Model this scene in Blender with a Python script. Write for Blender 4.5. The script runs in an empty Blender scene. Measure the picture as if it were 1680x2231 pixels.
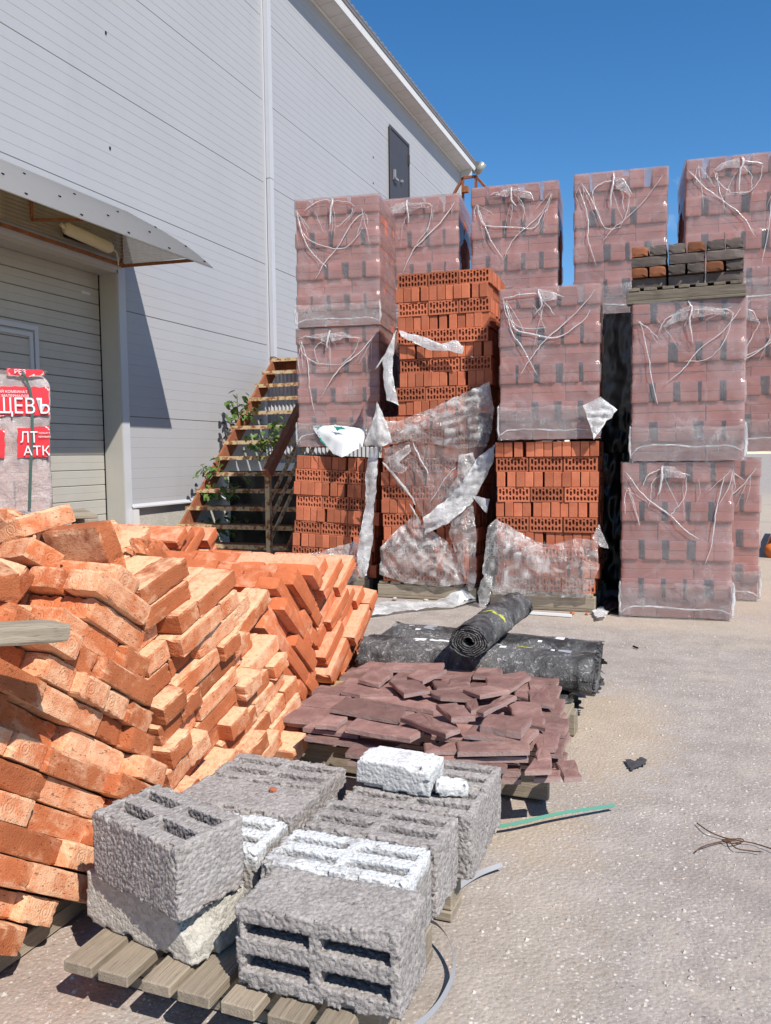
import bpy, bmesh, math, random
import numpy as np
from mathutils import Vector, Matrix, Euler, Quaternion, noise

SC = bpy.context.scene
COL = SC.collection
rnd = random.Random(11)
PI = math.pi
R = math.radians

# ------------------------------------------------------------------ camera
# world: X = away from the warehouse wall (wall plane X=0), Y = along the wall, Z up (metres)
FPX, W0, H0 = 1797.0, 1680.0, 2231.0
CAM = np.array([6.15, 0.0, 1.25])
_yaw, _pit, _rol = R(21.19), R(3.94), R(0.661)
_c, _s = math.cos(_yaw), math.sin(_yaw)
_fw = np.array([-_s*math.cos(_pit), _c*math.cos(_pit), -math.sin(_pit)])
_r = np.array([_c, _s, 0.0]); _d = np.cross(_fw, _r)
_cr, _sr = math.cos(_rol), math.sin(_rol)
CM = np.array([_cr*_r + _sr*_d, -_sr*_r + _cr*_d, _fw])
cam_d = bpy.data.cameras.new('camera'); cam = bpy.data.objects.new('camera', cam_d); COL.objects.link(cam)
cam_d.sensor_fit = 'HORIZONTAL'; cam_d.sensor_width = 36.0; cam_d.lens = 36.0*FPX/W0
cam_d.clip_start = 0.05; cam_d.clip_end = 2000
cam.matrix_world = Matrix([[CM[0][i], -CM[1][i], -CM[2][i], CAM[i]] for i in range(3)] + [[0, 0, 0, 1]])
SC.camera = cam

# ------------------------------------------------------------------ sky, sun, exposure
SUN_DIR = Vector((-1.19, 0.86, -1.65)).normalized()          # the way the light travels
elev = math.asin(-SUN_DIR.z)
wd = bpy.data.worlds.new('World'); SC.world = wd; wd.use_nodes = True
wn = wd.node_tree.nodes; bg = wn['Background']
sky = wn.new('ShaderNodeTexSky'); sky.sky_type = 'NISHITA'; sky.sun_disc = False
sky.sun_elevation = elev; sky.sun_rotation = math.atan2(-SUN_DIR.x, -SUN_DIR.y)
sky.altitude = 600; sky.air_density = 1.0; sky.dust_density = 0.0; sky.ozone_density = 3.0
hs = wn.new('ShaderNodeHueSaturation'); hs.inputs['Saturation'].default_value = 1.28; hs.inputs['Value'].default_value = 1.0
wd.node_tree.links.new(sky.outputs[0], hs.inputs['Color']); 
_tc = wn.new('ShaderNodeTexCoord'); _no = wn.new('ShaderNodeTexNoise'); _no.inputs['Scale'].default_value = 14; _no.inputs['Detail'].default_value = 7; _no.inputs['Roughness'].default_value = 0.62
_dp = wn.new('ShaderNodeVectorMath'); _dp.operation = 'DOT_PRODUCT'; _dd = Vector(CM.T @ np.array([(1500 - W0/2)/FPX, (395 - H0/2)/FPX, 1.0])).normalized(); _dp.inputs[1].default_value = _dd
_m1 = wn.new('ShaderNodeMapRange'); _m1.interpolation_type = 'SMOOTHSTEP'; _m1.inputs[1].default_value = 0.9985; _m1.inputs[2].default_value = 0.9998
_m2 = wn.new('ShaderNodeMapRange'); _m2.inputs[1].default_value = 0.50; _m2.inputs[2].default_value = 0.72; _m2.inputs[4].default_value = 0.75
_mu = wn.new('ShaderNodeMath'); _mu.operation = 'MULTIPLY'; _mx = wn.new('ShaderNodeMix'); _mx.data_type = 'RGBA'; _mx.inputs[7].default_value = (6.5, 6.8, 7.2, 1)
_L = wd.node_tree.links.new
_L(_tc.outputs['Generated'], _no.inputs['Vector']); _L(_tc.outputs['Generated'], _dp.inputs[0]); _L(_dp.outputs['Value'], _m1.inputs[0]); _L(_no.outputs['Fac'], _m2.inputs[0])
_L(_m1.outputs[0], _mu.inputs[0]); _L(_m2.outputs[0], _mu.inputs[1]); _L(_mu.outputs[0], _mx.inputs[0]); _L(hs.outputs[0], _mx.inputs[6]); _L(_mx.outputs[2], bg.inputs[0])   # a wisp of cloud low over the packs
bg.inputs[1].default_value = 0.115
sun_d = bpy.data.lights.new('sun', 'SUN'); sun = bpy.data.objects.new('sun', sun_d); COL.objects.link(sun)
sun_d.energy = 4.9; sun_d.angle = R(0.53); sun_d.color = (1.0, 0.945, 0.87)
sun.rotation_euler = SUN_DIR.to_track_quat('-Z', 'Y').to_euler(); sun.location = (12, -8, 14)
SC.view_settings.view_transform = 'Standard'; SC.view_settings.look = 'None'
SC.view_settings.exposure = 0.4; SC.view_settings.gamma = 1.0
SC.cycles.max_bounces = 8; SC.cycles.transparent_max_bounces = 24
SC.cycles.diffuse_bounces = 3; SC.cycles.glossy_bounces = 3; SC.cycles.transmission_bounces = 4
SC.cycles.use_adaptive_sampling = True; SC.cycles.use_denoising = True
SC.cycles.caustics_reflective = False; SC.cycles.caustics_refractive = False

# ------------------------------------------------------------------ helpers
def _ray(px, py): return CM.T @ np.array([(px - W0/2)/FPX, (py - H0/2)/FPX, 1.0])
K = 1.00857                                                   # survey points were read off a 1666 px wide print
def on_x(px, py, X): r = _ray(px*K, py*K); return Vector(CAM + r*((X - CAM[0])/r[0]))
def on_y(px, py, Y): r = _ray(px*K, py*K); return Vector(CAM + r*((Y - CAM[1])/r[1]))
def on_z(px, py, Z): r = _ray(px*K, py*K); return Vector(CAM + r*((Z - CAM[2])/r[2]))
def view_px(P):
    q = CM @ (np.array(P) - CAM); return (W0/2 + FPX*q[0]/q[2])/K, (H0/2 + FPX*q[1]/q[2])/K

ORD = ['', 'first', 'second', 'third', 'fourth', 'fifth', 'sixth', 'seventh', 'eighth', 'ninth', 'tenth', 'eleventh', 'twelfth',
       'thirteenth', 'fourteenth', 'fifteenth', 'sixteenth', 'seventeenth', 'eighteenth', 'nineteenth', 'twentieth']
_TENS = {20: 'twenty', 30: 'thirty', 40: 'forty', 50: 'fifty', 60: 'sixty', 70: 'seventy', 80: 'eighty', 90: 'ninety'}
def ordw(n):
    if n <= 20: return ORD[n]
    t, u = n//10*10, n % 10
    return (_TENS[t] + '-' + ORD[u]) if u else _TENS[t][:-1] + 'ieth'

class MB:
    def __init__(self): self.v = []; self.f = []
    def add(self, vs, fs):
        b = len(self.v); self.v += [tuple(v) for v in vs]; self.f += [tuple(b + i for i in f) for f in fs]; return self
    def box(self, c, s, M=None):
        x, y, z = s[0]/2, s[1]/2, s[2]/2
        vs = [Vector((i*x, j*y, k*z)) for k in (-1, 1) for j in (-1, 1) for i in (-1, 1)]
        if M is not None: vs = [M @ v for v in vs]
        vs = [v + Vector(c) for v in vs]
        return self.add(vs, [(0, 2, 3, 1), (4, 5, 7, 6), (0, 1, 5, 4), (2, 6, 7, 3), (0, 4, 6, 2), (1, 3, 7, 5)])
    def lohi(self, a, b): return self.box([(a[i] + b[i])/2 for i in range(3)], [abs(b[i] - a[i]) for i in range(3)])
    def bar(self, p, q, w, h, up=(0, 0, 1)):
        p = Vector(p); q = Vector(q); d = (q - p); L = d.length; d.normalize()
        u = Vector(up); s = d.cross(u)
        if s.length < 1e-4: s = d.cross(Vector((1, 0, 0)))
        s.normalize(); u = s.cross(d)
        return self.box((p + q)/2, (L, w, h), Matrix((d, s, u)).transposed())
    def tube(self, pts, r, n=8, flat=1.0, cap=True, up=(0, 0, 1)):
        pts = [Vector(p) for p in pts]; rs = r if isinstance(r, (list, tuple)) else [r]*len(pts)
        rings = []; u0 = Vector(up)
        for i, p in enumerate(pts):
            t = (pts[min(i + 1, len(pts) - 1)] - pts[max(i - 1, 0)]).normalized()
            s = t.cross(u0)
            if s.length < 1e-3: s = t.cross(Vector((1, 0.3, 0)))
            s.normalize(); u = s.cross(t)
            rings.append([p + s*(rs[i]*math.cos(2*PI*k/n)) + u*(rs[i]*flat*math.sin(2*PI*k/n)) for k in range(n)])
        fs = [(i*n + k, i*n + (k + 1) % n, (i + 1)*n + (k + 1) % n, (i + 1)*n + k) for i in range(len(pts) - 1) for k in range(n)]
        if cap: fs += [tuple(range(n))[::-1], tuple((len(pts) - 1)*n + k for k in range(n))]
        return self.add([v for g in rings for v in g], fs)
    def mesh(self, name, mat=None, smooth=False):
        m = bpy.data.meshes.new(name); m.from_pydata(self.v, [], self.f); m.update()
        if smooth: m.polygons.foreach_set('use_smooth', [True]*len(m.polygons))
        if mat: m.materials.append(mat)
        return m
    def build(self, name, mat, parent=None, smooth=False, loc=None):
        return link(name, self.mesh(name, mat, smooth), parent, loc)

def link(name, mesh, parent=None, loc=None, rot=None):
    o = bpy.data.objects.new(name, mesh); COL.objects.link(o)
    if parent: o.parent = parent
    if loc is not None: o.location = loc
    if rot is not None: o.rotation_euler = rot
    return o
def tag(o, label, cat, group=None):
    o['label'] = label; o['category'] = cat
    if group: o['group'] = group
    return o
def struct(o): o['kind'] = 'structure'; return o
def stuff(o): o['kind'] = 'stuff'; return o
def thing(name, label, cat, loc=(0, 0, 0), rotz=0, group=None):
    o = bpy.data.objects.new(name, None); o.empty_display_size = 0.1; COL.objects.link(o)
    o.location = loc; o.rotation_euler = (0, 0, rotz)
    return tag(o, label, cat, group)
def smooth_path(pts, n=6):
    pts = [Vector(p) for p in pts]; out = []
    for i in range(len(pts) - 1):
        p0, p1, p2, p3 = pts[max(i - 1, 0)], pts[i], pts[i + 1], pts[min(i + 2, len(pts) - 1)]
        for k in range(n):
            t = k/n
            out.append(0.5*((2*p1) + (p2 - p0)*t + (2*p0 - 5*p1 + 4*p2 - p3)*t*t + (3*p1 - p0 - 3*p2 + p3)*t**3))
    return out + [pts[-1]]

# ------------------------------------------------------------------ materials
class Mt:
    def __init__(self, name, rough=0.8, spec=0.3, metallic=0.0):
        self.m = bpy.data.materials.new(name); self.m.use_nodes = True
        self.t = self.m.node_tree; self.b = self.t.nodes['Principled BSDF']; self.out = self.t.nodes['Material Output']
        self.b.inputs['Roughness'].default_value = rough; self.b.inputs['Specular IOR Level'].default_value = spec
        self.b.inputs['Metallic'].default_value = metallic
        self.tc = self.t.nodes.new('ShaderNodeTexCoord'); self.oi = None
    def n(self, typ, **kw):
        nd = self.t.nodes.new(typ)
        for k, v in kw.items():
            k2 = k.replace('_', ' ')
            if k in ('operation', 'blend_type', 'data_type', 'feature', 'distance', 'noise_dimensions', 'interpolation_type', 'wave_type', 'bands_direction', 'voronoi_dimensions', 'use_clamp', 'clamp'):
                setattr(nd, k, v)
            else: self.set(nd.inputs[k2] if k2 in nd.inputs else nd.inputs[int(k[1:])], v)
        return nd
    def set(self, sock, v):
        if hasattr(v, 'links') or isinstance(v, bpy.types.NodeSocket): self.t.links.new(v, sock)
        elif isinstance(v, bpy.types.Node): self.t.links.new(v.outputs[0], sock)
        else:
            if isinstance(v, (tuple, list)) and len(v) == 3 and sock.type == 'RGBA': v = (*v, 1)
            sock.default_value = v
    def objrand(self):
        if not self.oi: self.oi = self.t.nodes.new('ShaderNodeObjectInfo')
        return self.oi.outputs['Random']
    def coord(self, scale=(1, 1, 1), kind='Object', vary=False):
        src = self.tc.outputs[kind]
        mp = self.n('ShaderNodeMapping', Vector=src, Scale=scale)
        if vary:
            mm = self.n('ShaderNodeVectorMath', operation='SCALE'); cb = self.n('ShaderNodeCombineXYZ')
            for i, k in enumerate((37.0, 53.0, 71.0)):
                mu = self.n('ShaderNodeMath', operation='MULTIPLY', i0=self.objrand(), i1=k); self.t.links.new(mu.outputs[0], cb.inputs[i])
            ad = self.n('ShaderNodeVectorMath', operation='ADD', i0=mp.outputs[0], i1=cb.outputs[0])
            self.t.nodes.remove(mm); return ad.outputs[0]
        return mp.outputs[0]
    def noise(self, vec, scale, detail=4, rough=0.55, dist=0.0):
        return self.n('ShaderNodeTexNoise', Vector=vec, Scale=scale, Detail=detail, Roughness=rough, Distortion=dist).outputs['Fac']
    def vor(self, vec, scale, feature='F1', out='Distance', rnd_=1.0):
        return self.n('ShaderNodeTexVoronoi', feature=feature, Vector=vec, Scale=scale, Randomness=rnd_).outputs[out]
    def rng(self, v, a, b, c=0.0, d=1.0, smooth=False):
        nd = self.n('ShaderNodeMapRange', Value=v, From_Min=a, From_Max=b, To_Min=c, To_Max=d)
        if smooth: nd.interpolation_type = 'SMOOTHSTEP'
        return nd.outputs[0]
    def math(self, op, a, b=0.0, c=0.0): return self.n('ShaderNodeMath', operation=op, i0=a, i1=b, i2=c).outputs[0]
    def mix(self, f, a, b, mode='MIX'):
        nd = self.t.nodes.new('ShaderNodeMix'); nd.data_type = 'RGBA'; nd.blend_type = mode
        self.set(nd.inputs[0], f); self.set(nd.inputs[6], a); self.set(nd.inputs[7], b); return nd.outputs[2]
    def hsv(self, col, h=0.5, s=1.0, v=1.0): return self.n('ShaderNodeHueSaturation', Color=col, Hue=h, Saturation=s, Value=v).outputs[0]
    def bump(self, hgt, strength=0.5, dist=0.01, prev=None):
        nd = self.n('ShaderNodeBump', Height=hgt, Strength=strength, Distance=dist)
        if prev is not None: self.t.links.new(prev, nd.inputs['Normal'])
        return nd.outputs[0]
    def fin(self, col=None, normal=None, rough=None):
        if col is not None: self.set(self.b.inputs['Base Color'], col)
        if normal is not None: self.set(self.b.inputs['Normal'], normal)
        if rough is not None: self.set(self.b.inputs['Roughness'], rough)
        return self.m

def m_ground():
    g = Mt('worn_asphalt', 0.9, 0.25); v = g.coord()
    big = g.noise(v, 0.55, 5, 0.6); mid = g.noise(v, 5.0, 5, 0.65); fine = g.noise(v, 170, 3, 0.7)
    col = g.mix(g.rng(mid, 0.3, 0.72), (0.255, 0.218, 0.192), (0.392, 0.344, 0.305))
    # three sizes of bedded stone chips
    for sc, lo, hi, amt in ((170, 0.22, 0.40, 0.7), (70, 0.24, 0.38, 0.85), (34, 0.12, 0.2, 0.6)):
        ds = g.vor(v, sc); cl = g.vor(v, sc, out='Color'); rr = g.n('ShaderNodeSeparateColor', Color=cl)
        m = g.math('MULTIPLY', g.rng(ds, hi, lo), g.rng(rr.outputs[0], 0.35, 0.5))
        stone = g.mix(rr.outputs[1], (0.68, 0.63, 0.575), (0.16, 0.14, 0.13))
        stone = g.mix(g.rng(rr.outputs[2], 0.8, 0.95), stone, (0.45, 0.31, 0.21))
        col = g.mix(g.math('MULTIPLY', m, amt), col, stone)
    col = g.mix(g.math('MULTIPLY', g.rng(fine, 0.36, 0.24), 0.55), col, (0.08, 0.07, 0.065))
    sand = g.math('ADD', g.math('MULTIPLY', big, 0.8), g.math('MULTIPLY', mid, 0.35))
    col = g.mix(g.rng(sand, 0.62, 0.78, 0.0, 0.45), col, (0.43, 0.345, 0.25))
    sx = g.n('ShaderNodeSeparateXYZ', Vector=g.tc.outputs['Object'])
    for (cx_, cy_, rx_, ry_, tint, am) in ((9.5, 19.0, 4.5, 9.0, (0.46, 0.38, 0.28), 0.7), (5.75, 3.75, 0.30, 0.75, (0.50, 0.38, 0.25), 0.5), (7.2, 9.0, 1.6, 2.6, (0.50, 0.40, 0.28), 0.6), (5.9, 6.35, 1.2, 0.35, (0.50, 0.40, 0.29), 0.4), (5.45, 2.65, 0.45, 0.25, (0.48, 0.37, 0.25), 0.4), (4.7, 1.6, 0.25, 0.8, (0.50, 0.26, 0.15), 0.18), (5.7, 1.9, 0.25, 0.9, (0.46, 0.38, 0.28), 0.25)):
        ddx = g.math('DIVIDE', g.math('SUBTRACT', sx.outputs[0], cx_), rx_); ddy = g.math('DIVIDE', g.math('SUBTRACT', sx.outputs[1], cy_), ry_)
        rr_ = g.math('ADD', g.math('SQRT', g.math('ADD', g.math('MULTIPLY', ddx, ddx), g.math('MULTIPLY', ddy, ddy))), g.math('MULTIPLY', g.math('SUBTRACT', mid, 0.5), 1.8))
        col = g.mix(g.math('MULTIPLY', g.rng(rr_, 1.15, 0.55), g.math('MULTIPLY', g.rng(fine, 0.3, 0.6, 0.55, 1.0), am)), col, tint)
    dk = g.noise(v, 1.3, 3, 0.5)
    col = g.mix(g.rng(dk, 0.55, 0.75, 0, 0.35), col, (0.2, 0.175, 0.165))
    bh = g.math('ADD', g.math('MULTIPLY', g.vor(v, 75), -1.0), g.math('MULTIPLY', fine, 0.9))
    return g.fin(col, g.bump(bh, 0.55, 0.005))

def m_brick(name, base, dark, pale, amt, pit=0.5, stamp=False, sat=1.0, rv=0.25, gr=220):
    g = Mt(name, 0.88, 0.2); v = g.coord(vary=True); raw = g.tc.outputs['Object']
    rn = g.objrand(); n1 = g.noise(v, 9, 5, 0.6); n2 = g.noise(v, 45, 4, 0.65); n3 = g.noise(v, gr, 2, 0.6)
    col = g.mix(g.rng(n1, 0.3, 0.7), dark, base)
    col = g.hsv(col, v=g.rng(rn, 0, 1, 1 - rv, 1 + rv*0.6))
    if amt > 0:
        sep = g.n('ShaderNodeSeparateXYZ', Vector=g.tc.outputs['Normal'])
        st = g.noise(g.coord((1, 1.4, 1.4), vary=True), 16.0, 5, 0.65, 0.6)         # blotches of old lime
        big = g.noise(v, 4.5, 3, 0.5)
        flat = g.math('MULTIPLY', g.math('ABSOLUTE', sep.outputs[2]), 0.19)     # wire-cut bed faces hold more of it
        mk = g.math('ADD', g.math('ADD', g.math('MULTIPLY', st, 0.5), g.math('MULTIPLY', big, 0.5)), g.math('ADD', flat, g.rng(rn, 0, 1, -0.1, 0.1)))
        mk = g.rng(mk, 0.56 - amt*0.2, 0.74 - amt*0.2, 0, 0.85)
        mk = g.math('MULTIPLY', mk, g.rng(n2, 0.28, 0.5, 0.35, 1.0))
        col = g.mix(mk, col, pale)
    pits = g.rng(g.noise(g.coord((1, 2.4, 2.4), vary=True), 60, 2, 0.5), 0.36, 0.28)
    col = g.mix(g.math('MULTIPLY', pits, 0.55*pit), col, [c*0.35 for c in dark])
    h = g.math('ADD', g.math('MULTIPLY', n2, 0.55), g.math('MULTIPLY', n3, 0.8))
    h = g.math('SUBTRACT', h, g.math('MULTIPLY', pits, 0.7*pit))
    if stamp:                                                     # round maker's mark pressed into the header ends
        s2 = g.n('ShaderNodeSeparateXYZ', Vector=raw)
        dx = g.math('ADD', s2.outputs[1], 0.02)
        rad = g.math('SQRT', g.math('ADD', g.math('MULTIPLY', dx, dx), g.math('MULTIPLY', s2.outputs[2], s2.outputs[2])))
        rad = g.math('ADD', rad, g.math('MULTIPLY', g.math('SUBTRACT', n2, 0.5), 0.004))
        ring = g.rng(g.math('ABSOLUTE', g.math('SUBTRACT', rad, 0.017)), 0.0032, 0.0018)
        dot = g.rng(g.math('ABSOLUTE', g.math('SUBTRACT', rad, 0.008)), 0.003, 0.0015)
        endm = g.math('GREATER_THAN', g.math('ABSOLUTE', s2.outputs[0]), 0.118)
        mark = g.math('MULTIPLY', g.math('MULTIPLY', endm, g.math('GREATER_THAN', rn, 0.45)), g.math('MAXIMUM', ring, dot))
        h = g.math('SUBTRACT', h, g.math('MULTIPLY', mark, 0.3))
        col = g.mix(g.math('MULTIPLY', mark, 0.07), col, pale)
    return g.fin(g.hsv(col, s=sat), g.bump(h, 0.6, 0.006))

def m_film(name, base=0.15, hi=0.8, tint=(0.86, 0.83, 0.83), streak=1.0, dirt=0.0, rough=0.14, relief=0.6, crease=0.0, gloss=1.0):
    """clear plastic: mostly see-through, a thin milky veil, white where it is creased, and a sharp gloss on top"""
    g = Mt(name, rough, 0.5); v = g.coord(vary=True); t = g.t
    st = g.noise(g.coord((30, 30, 2.0), vary=True), 2.4, 5, 0.6, 0.5)
    pt = g.noise(v, 5.5, 4, 0.55, 0.8); pt2 = g.noise(v, 2.2, 4, 0.55, 1.2)
    wr = g.noise(g.coord((4, 4, 9), vary=True), 2.2, 6, 0.62, 2.4); rd = g.math('ABSOLUTE', g.math('SUBTRACT', wr, 0.5))
    w2 = g.noise(g.coord((9, 9, 3), vary=True), 2.6, 5, 0.6, 1.6); rd2 = g.math('ABSOLUTE', g.math('SUBTRACT', w2, 0.5))
    cre = g.math('MAXIMUM', g.rng(rd, 0.0, 0.035, 1.0, 0.0), g.rng(rd2, 0.0, 0.02, 1.0, 0.0))      # thin crease lines
    a = g.rng(pt2, 0.3, 0.7, base*0.7, base*1.3)
    a = g.math('ADD', a, g.math('MULTIPLY', g.rng(st, 0.60, 0.76), (hi - base)*0.45*streak))
    a = g.math('ADD', a, g.rng(pt, 0.585, 0.60, 0.0, 0.07))
    a = g.math('ADD', a, g.math('MULTIPLY', g.math('MULTIPLY', cre, g.rng(pt2, 0.45, 0.65)), 0.09 + crease))
    if crease: a = g.math('ADD', a, g.rng(g.noise(v, 7, 2.5, 0.5, 1.5), 0.45, 0.66, 0.0, crease))
    a = g.math('MINIMUM', g.math('MAXIMUM', a, 0.04), 0.97)
    col = g.mix(g.rng(pt, 0.35, 0.65), tint, [c*0.9 for c in tint])
    if dirt: col = g.mix(g.rng(g.noise(v, 4, 5, 0.65), 0.45, 0.66, 0, dirt), col, (0.33, 0.29, 0.24))
    h = g.math('ADD', g.math('MULTIPLY', g.math('ADD', rd, rd2), -2.0), g.math('MULTIPLY', st, 0.5)); nrm = g.bump(h, relief, 0.02)
    df = g.n('ShaderNodeBsdfDiffuse', Color=col, Normal=nrm); tl = g.n('ShaderNodeBsdfTranslucent', Color=col, Normal=nrm); dm = g.n('ShaderNodeMixShader', Fac=0.25)
    t.links.new(df.outputs[0], dm.inputs[1]); t.links.new(tl.outputs[0], dm.inputs[2])
    tp = g.n('ShaderNodeBsdfTransparent', Color=(0.97, 0.96, 0.96, 1)); m1 = g.n('ShaderNodeMixShader', Fac=a); t.links.new(tp.outputs[0], m1.inputs[1]); t.links.new(dm.outputs[0], m1.inputs[2])
    gl = g.n('ShaderNodeBsdfGlossy', Roughness=rough, Normal=nrm); fr = g.n('ShaderNodeFresnel', IOR=1.5, Normal=nrm)
    fac = g.math('MINIMUM', g.math('MULTIPLY', fr.outputs[0], gloss), 0.5)
    m2 = g.n('ShaderNodeMixShader', Fac=fac); t.links.new(m1.outputs[0], m2.inputs[1]); t.links.new(gl.outputs[0], m2.inputs[2]); t.links.new(m2.outputs[0], g.out.inputs[0])
    return g.m

def m_wood(name, light, dark, sc=1.0):
    g = Mt(name, 0.85, 0.2); v = g.coord((1.6*sc, 26*sc, 26*sc), vary=True)
    n = g.noise(v, 2.2, 6, 0.65, 0.6); f = g.noise(g.coord((4, 90, 90), vary=True), 3, 3, 0.6); s = g.noise(g.coord(vary=True), 7, 3)
    col = g.mix(g.rng(n, 0.32, 0.68), dark, light); col = g.mix(g.rng(f, 0.42, 0.30, 0, 0.7), col, [c*0.35 for c in dark])
    col = g.mix(g.rng(s, 0.55, 0.72, 0, 0.4), col, [c*0.55 for c in dark])
    col = g.hsv(col, v=g.rng(g.objrand(), 0, 1, 0.78, 1.12))
    return g.fin(col, g.bump(g.math('ADD', n, g.math('MULTIPLY', f, 0.6)), 0.5, 0.006))

def m_conc(name, a, b, pale=None, bscale=120):
    g = Mt(name, 0.95, 0.15); v = g.coord(vary=True)
    n = g.noise(v, 7, 5, 0.6); f = g.noise(v, bscale, 3, 0.7); ce = g.vor(v, 95)
    col = g.mix(g.rng(n, 0.3, 0.7), a, b); col = g.mix(g.rng(f, 0.44, 0.30, 0, 0.75), col, [c*0.3 for c in a])
    cr = g.n('ShaderNodeSeparateColor', Color=g.vor(v, 95, out='Color'))
    col = g.mix(0.35, col, g.mix(cr.outputs[0], [c*0.7 for c in a], [min(1, c*1.35) for c in b]))
    if pale:                                                      # white powder sprayed over the top of the block
        gm = g.n('ShaderNodeSeparateXYZ', Vector=g.tc.outputs['Generated'])
        mk = g.math('ADD', gm.outputs[2], g.math('MULTIPLY', g.math('SUBTRACT', n, 0.52), 1.1))
        mk = g.math('MULTIPLY', g.rng(mk, pale[1], pale[1] + 0.14), g.rng(f, 0.36, 0.46, 0.25, 0.95))
        col = g.mix(mk, col, pale[0])
    h = g.math('ADD', g.math('MULTIPLY', f, 0.8), g.math('MULTIPLY', ce, -0.7))
    return g.fin(col, g.bump(h, 0.7, 0.006))

def m_paint(name, col, rough=0.5, spec=0.4, metallic=0.0, var=0.06, grime=None, sc=3.0, streaky=(1, 1, 1)):
    g = Mt(name, rough, spec, metallic); v = g.coord(streaky)
    n = g.noise(v, sc, 5, 0.6)
    c = g.mix(g.rng(n, 0.3, 0.7), [x*(1 - var) for x in col], [min(1, x*(1 + var)) for x in col])
    if grime:
        d = g.noise(g.coord((1, 1, 0.25)), 1.8, 6, 0.7); c = g.mix(g.rng(d, 0.54, 0.72, 0, grime[1]), c, grime[0])
    return g.fin(c, g.bump(g.noise(v, sc*6, 3), 0.05, 0.01))

def m_rust(name, paint=None, amt=0.5):
    g = Mt(name, 0.85, 0.2); v = g.coord(vary=True); n = g.noise(v, 12, 6, 0.7); n2 = g.noise(v, 60, 3, 0.6)
    col = g.mix(g.rng(n, 0.3, 0.7), (0.115, 0.04, 0.018), (0.32, 0.125, 0.05)); col = g.mix(g.rng(n2, 0.35, 0.65, 0, 0.5), col, (0.42, 0.19, 0.08))
    if paint: col = g.mix(g.rng(g.noise(v, 16, 6, 0.7), 0.55 - amt*0.25, 0.62 - amt*0.25), col, paint)
    return g.fin(col, g.bump(n2, 0.4, 0.004))

M = {}
M['ground'] = m_ground()
M['old_brick'] = m_brick('stained_orange_brick', (0.60, 0.195, 0.078), (0.46, 0.13, 0.05), (0.78, 0.49, 0.30), 0.40, 1.0, stamp=True, rv=0.36)
M['new_brick'] = m_brick('fresh_orange_brick', (0.63, 0.185, 0.075), (0.52, 0.14, 0.055), (0.75, 0.4, 0.25), 0.05, 0.25, rv=0.14)
M['hollow_brick'] = m_brick('terracotta', (0.55, 0.18, 0.095), (0.45, 0.13, 0.065), (0.7, 0.4, 0.28), 0.0, 0.15, rv=0.32)
M['pack_brick'] = m_brick('dull_red_brick', (0.56, 0.185, 0.125), (0.46, 0.14, 0.095), (0.6, 0.35, 0.28), 0.0, 0.2, rv=0.22)
M['film'] = m_film('clear_stretch_film', 0.175, 0.62, (0.95, 0.90, 0.91), streak=0.26, relief=0.2)
M['film_wing'] = m_film('thin_gathered_film', 0.20, 0.8, (0.96, 0.94, 0.94), crease=0.15)
M['film_band'] = m_film('doubled_stretch_film', 0.13, 0.80, (0.96, 0.93, 0.93), streak=0.7, crease=0.07, relief=0.6)
M['film_fold'] = m_film('gathered_white_film', 0.55, 0.9, (0.96, 0.94, 0.94), crease=0.2, relief=0.3)
M['film_torn'] = m_film('torn_dusty_film', 0.17, 0.9, (0.95, 0.93, 0.90), dirt=0.28, crease=0.5, relief=0.45, gloss=2.0)
M['film_white'] = m_film('crumpled_white_film', 0.66, 0.95, (0.96, 0.96, 0.95), dirt=0.1, crease=0.35, relief=0.45, gloss=1.6)
M['wood'] = m_wood('weathered_wood', (0.34, 0.285, 0.215), (0.235, 0.19, 0.14))
M['wood_new'] = m_wood('pale_pine', (0.56, 0.40, 0.22), (0.40, 0.26, 0.13))
M['wood_dark'] = m_wood('dark_grey_wood', (0.25, 0.21, 0.16), (0.13, 0.105, 0.08))
M['block'] = m_conc('expanded_clay_concrete', (0.24, 0.218, 0.205), (0.37, 0.34, 0.32))
M['block_lime'] = m_conc('limewashed_clay_concrete', (0.25, 0.23, 0.215), (0.37, 0.345, 0.32), ((0.60, 0.615, 0.62), 0.78))
M['aac'] = m_conc('aerated_concrete', (0.40, 0.375, 0.325), (0.50, 0.475, 0.42), bscale=220)
M['silicate'] = m_conc('white_silicate', (0.42, 0.42, 0.41), (0.55, 0.55, 0.54), ((0.70, 0.70, 0.69), 0.80), 160)
M['panel'] = m_paint('grey_coated_steel', (0.37, 0.368, 0.378), 0.45, 0.4, 0, 0.025, ((0.31, 0.31, 0.315), 0.3), 1.0)
M['trim'] = m_paint('pale_grey_flashing', (0.46, 0.465, 0.485), 0.4, 0.45, 0, 0.03)
M['gate'] = m_paint('warm_grey_gate_steel', (0.40, 0.382, 0.34), 0.5, 0.4, 0, 0.05, ((0.36, 0.32, 0.25), 0.5), 2.0)
M['fascia'] = m_paint('white_painted_fascia', (0.58, 0.57, 0.56), 0.5, 0.4, 0, 0.05, ((0.45, 0.42, 0.38), 0.5), 2.0)
M['roof'] = m_paint('dark_grey_roof_sheet', (0.16, 0.15, 0.15), 0.5, 0.4, 0, 0.1)
M['door'] = m_paint('dark_brown_steel_door', (0.055, 0.05, 0.055), 0.5, 0.4)
M['dark'] = m_paint('black_gap', (0.012, 0.011, 0.011), 0.9, 0.1)
M['steel'] = m_paint('dull_zinc', (0.42, 0.42, 0.42), 0.4, 0.5, 0.5)
M['lamp'] = m_paint('yellowed_lamp_cover', (0.62, 0.54, 0.34), 0.35, 0.5, 0, 0.05)
M['rust'] = m_rust('rusty_steel'); M['rust_red'] = m_rust('red_primer_rust', (0.24, 0.085, 0.05), 0.4)
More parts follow.
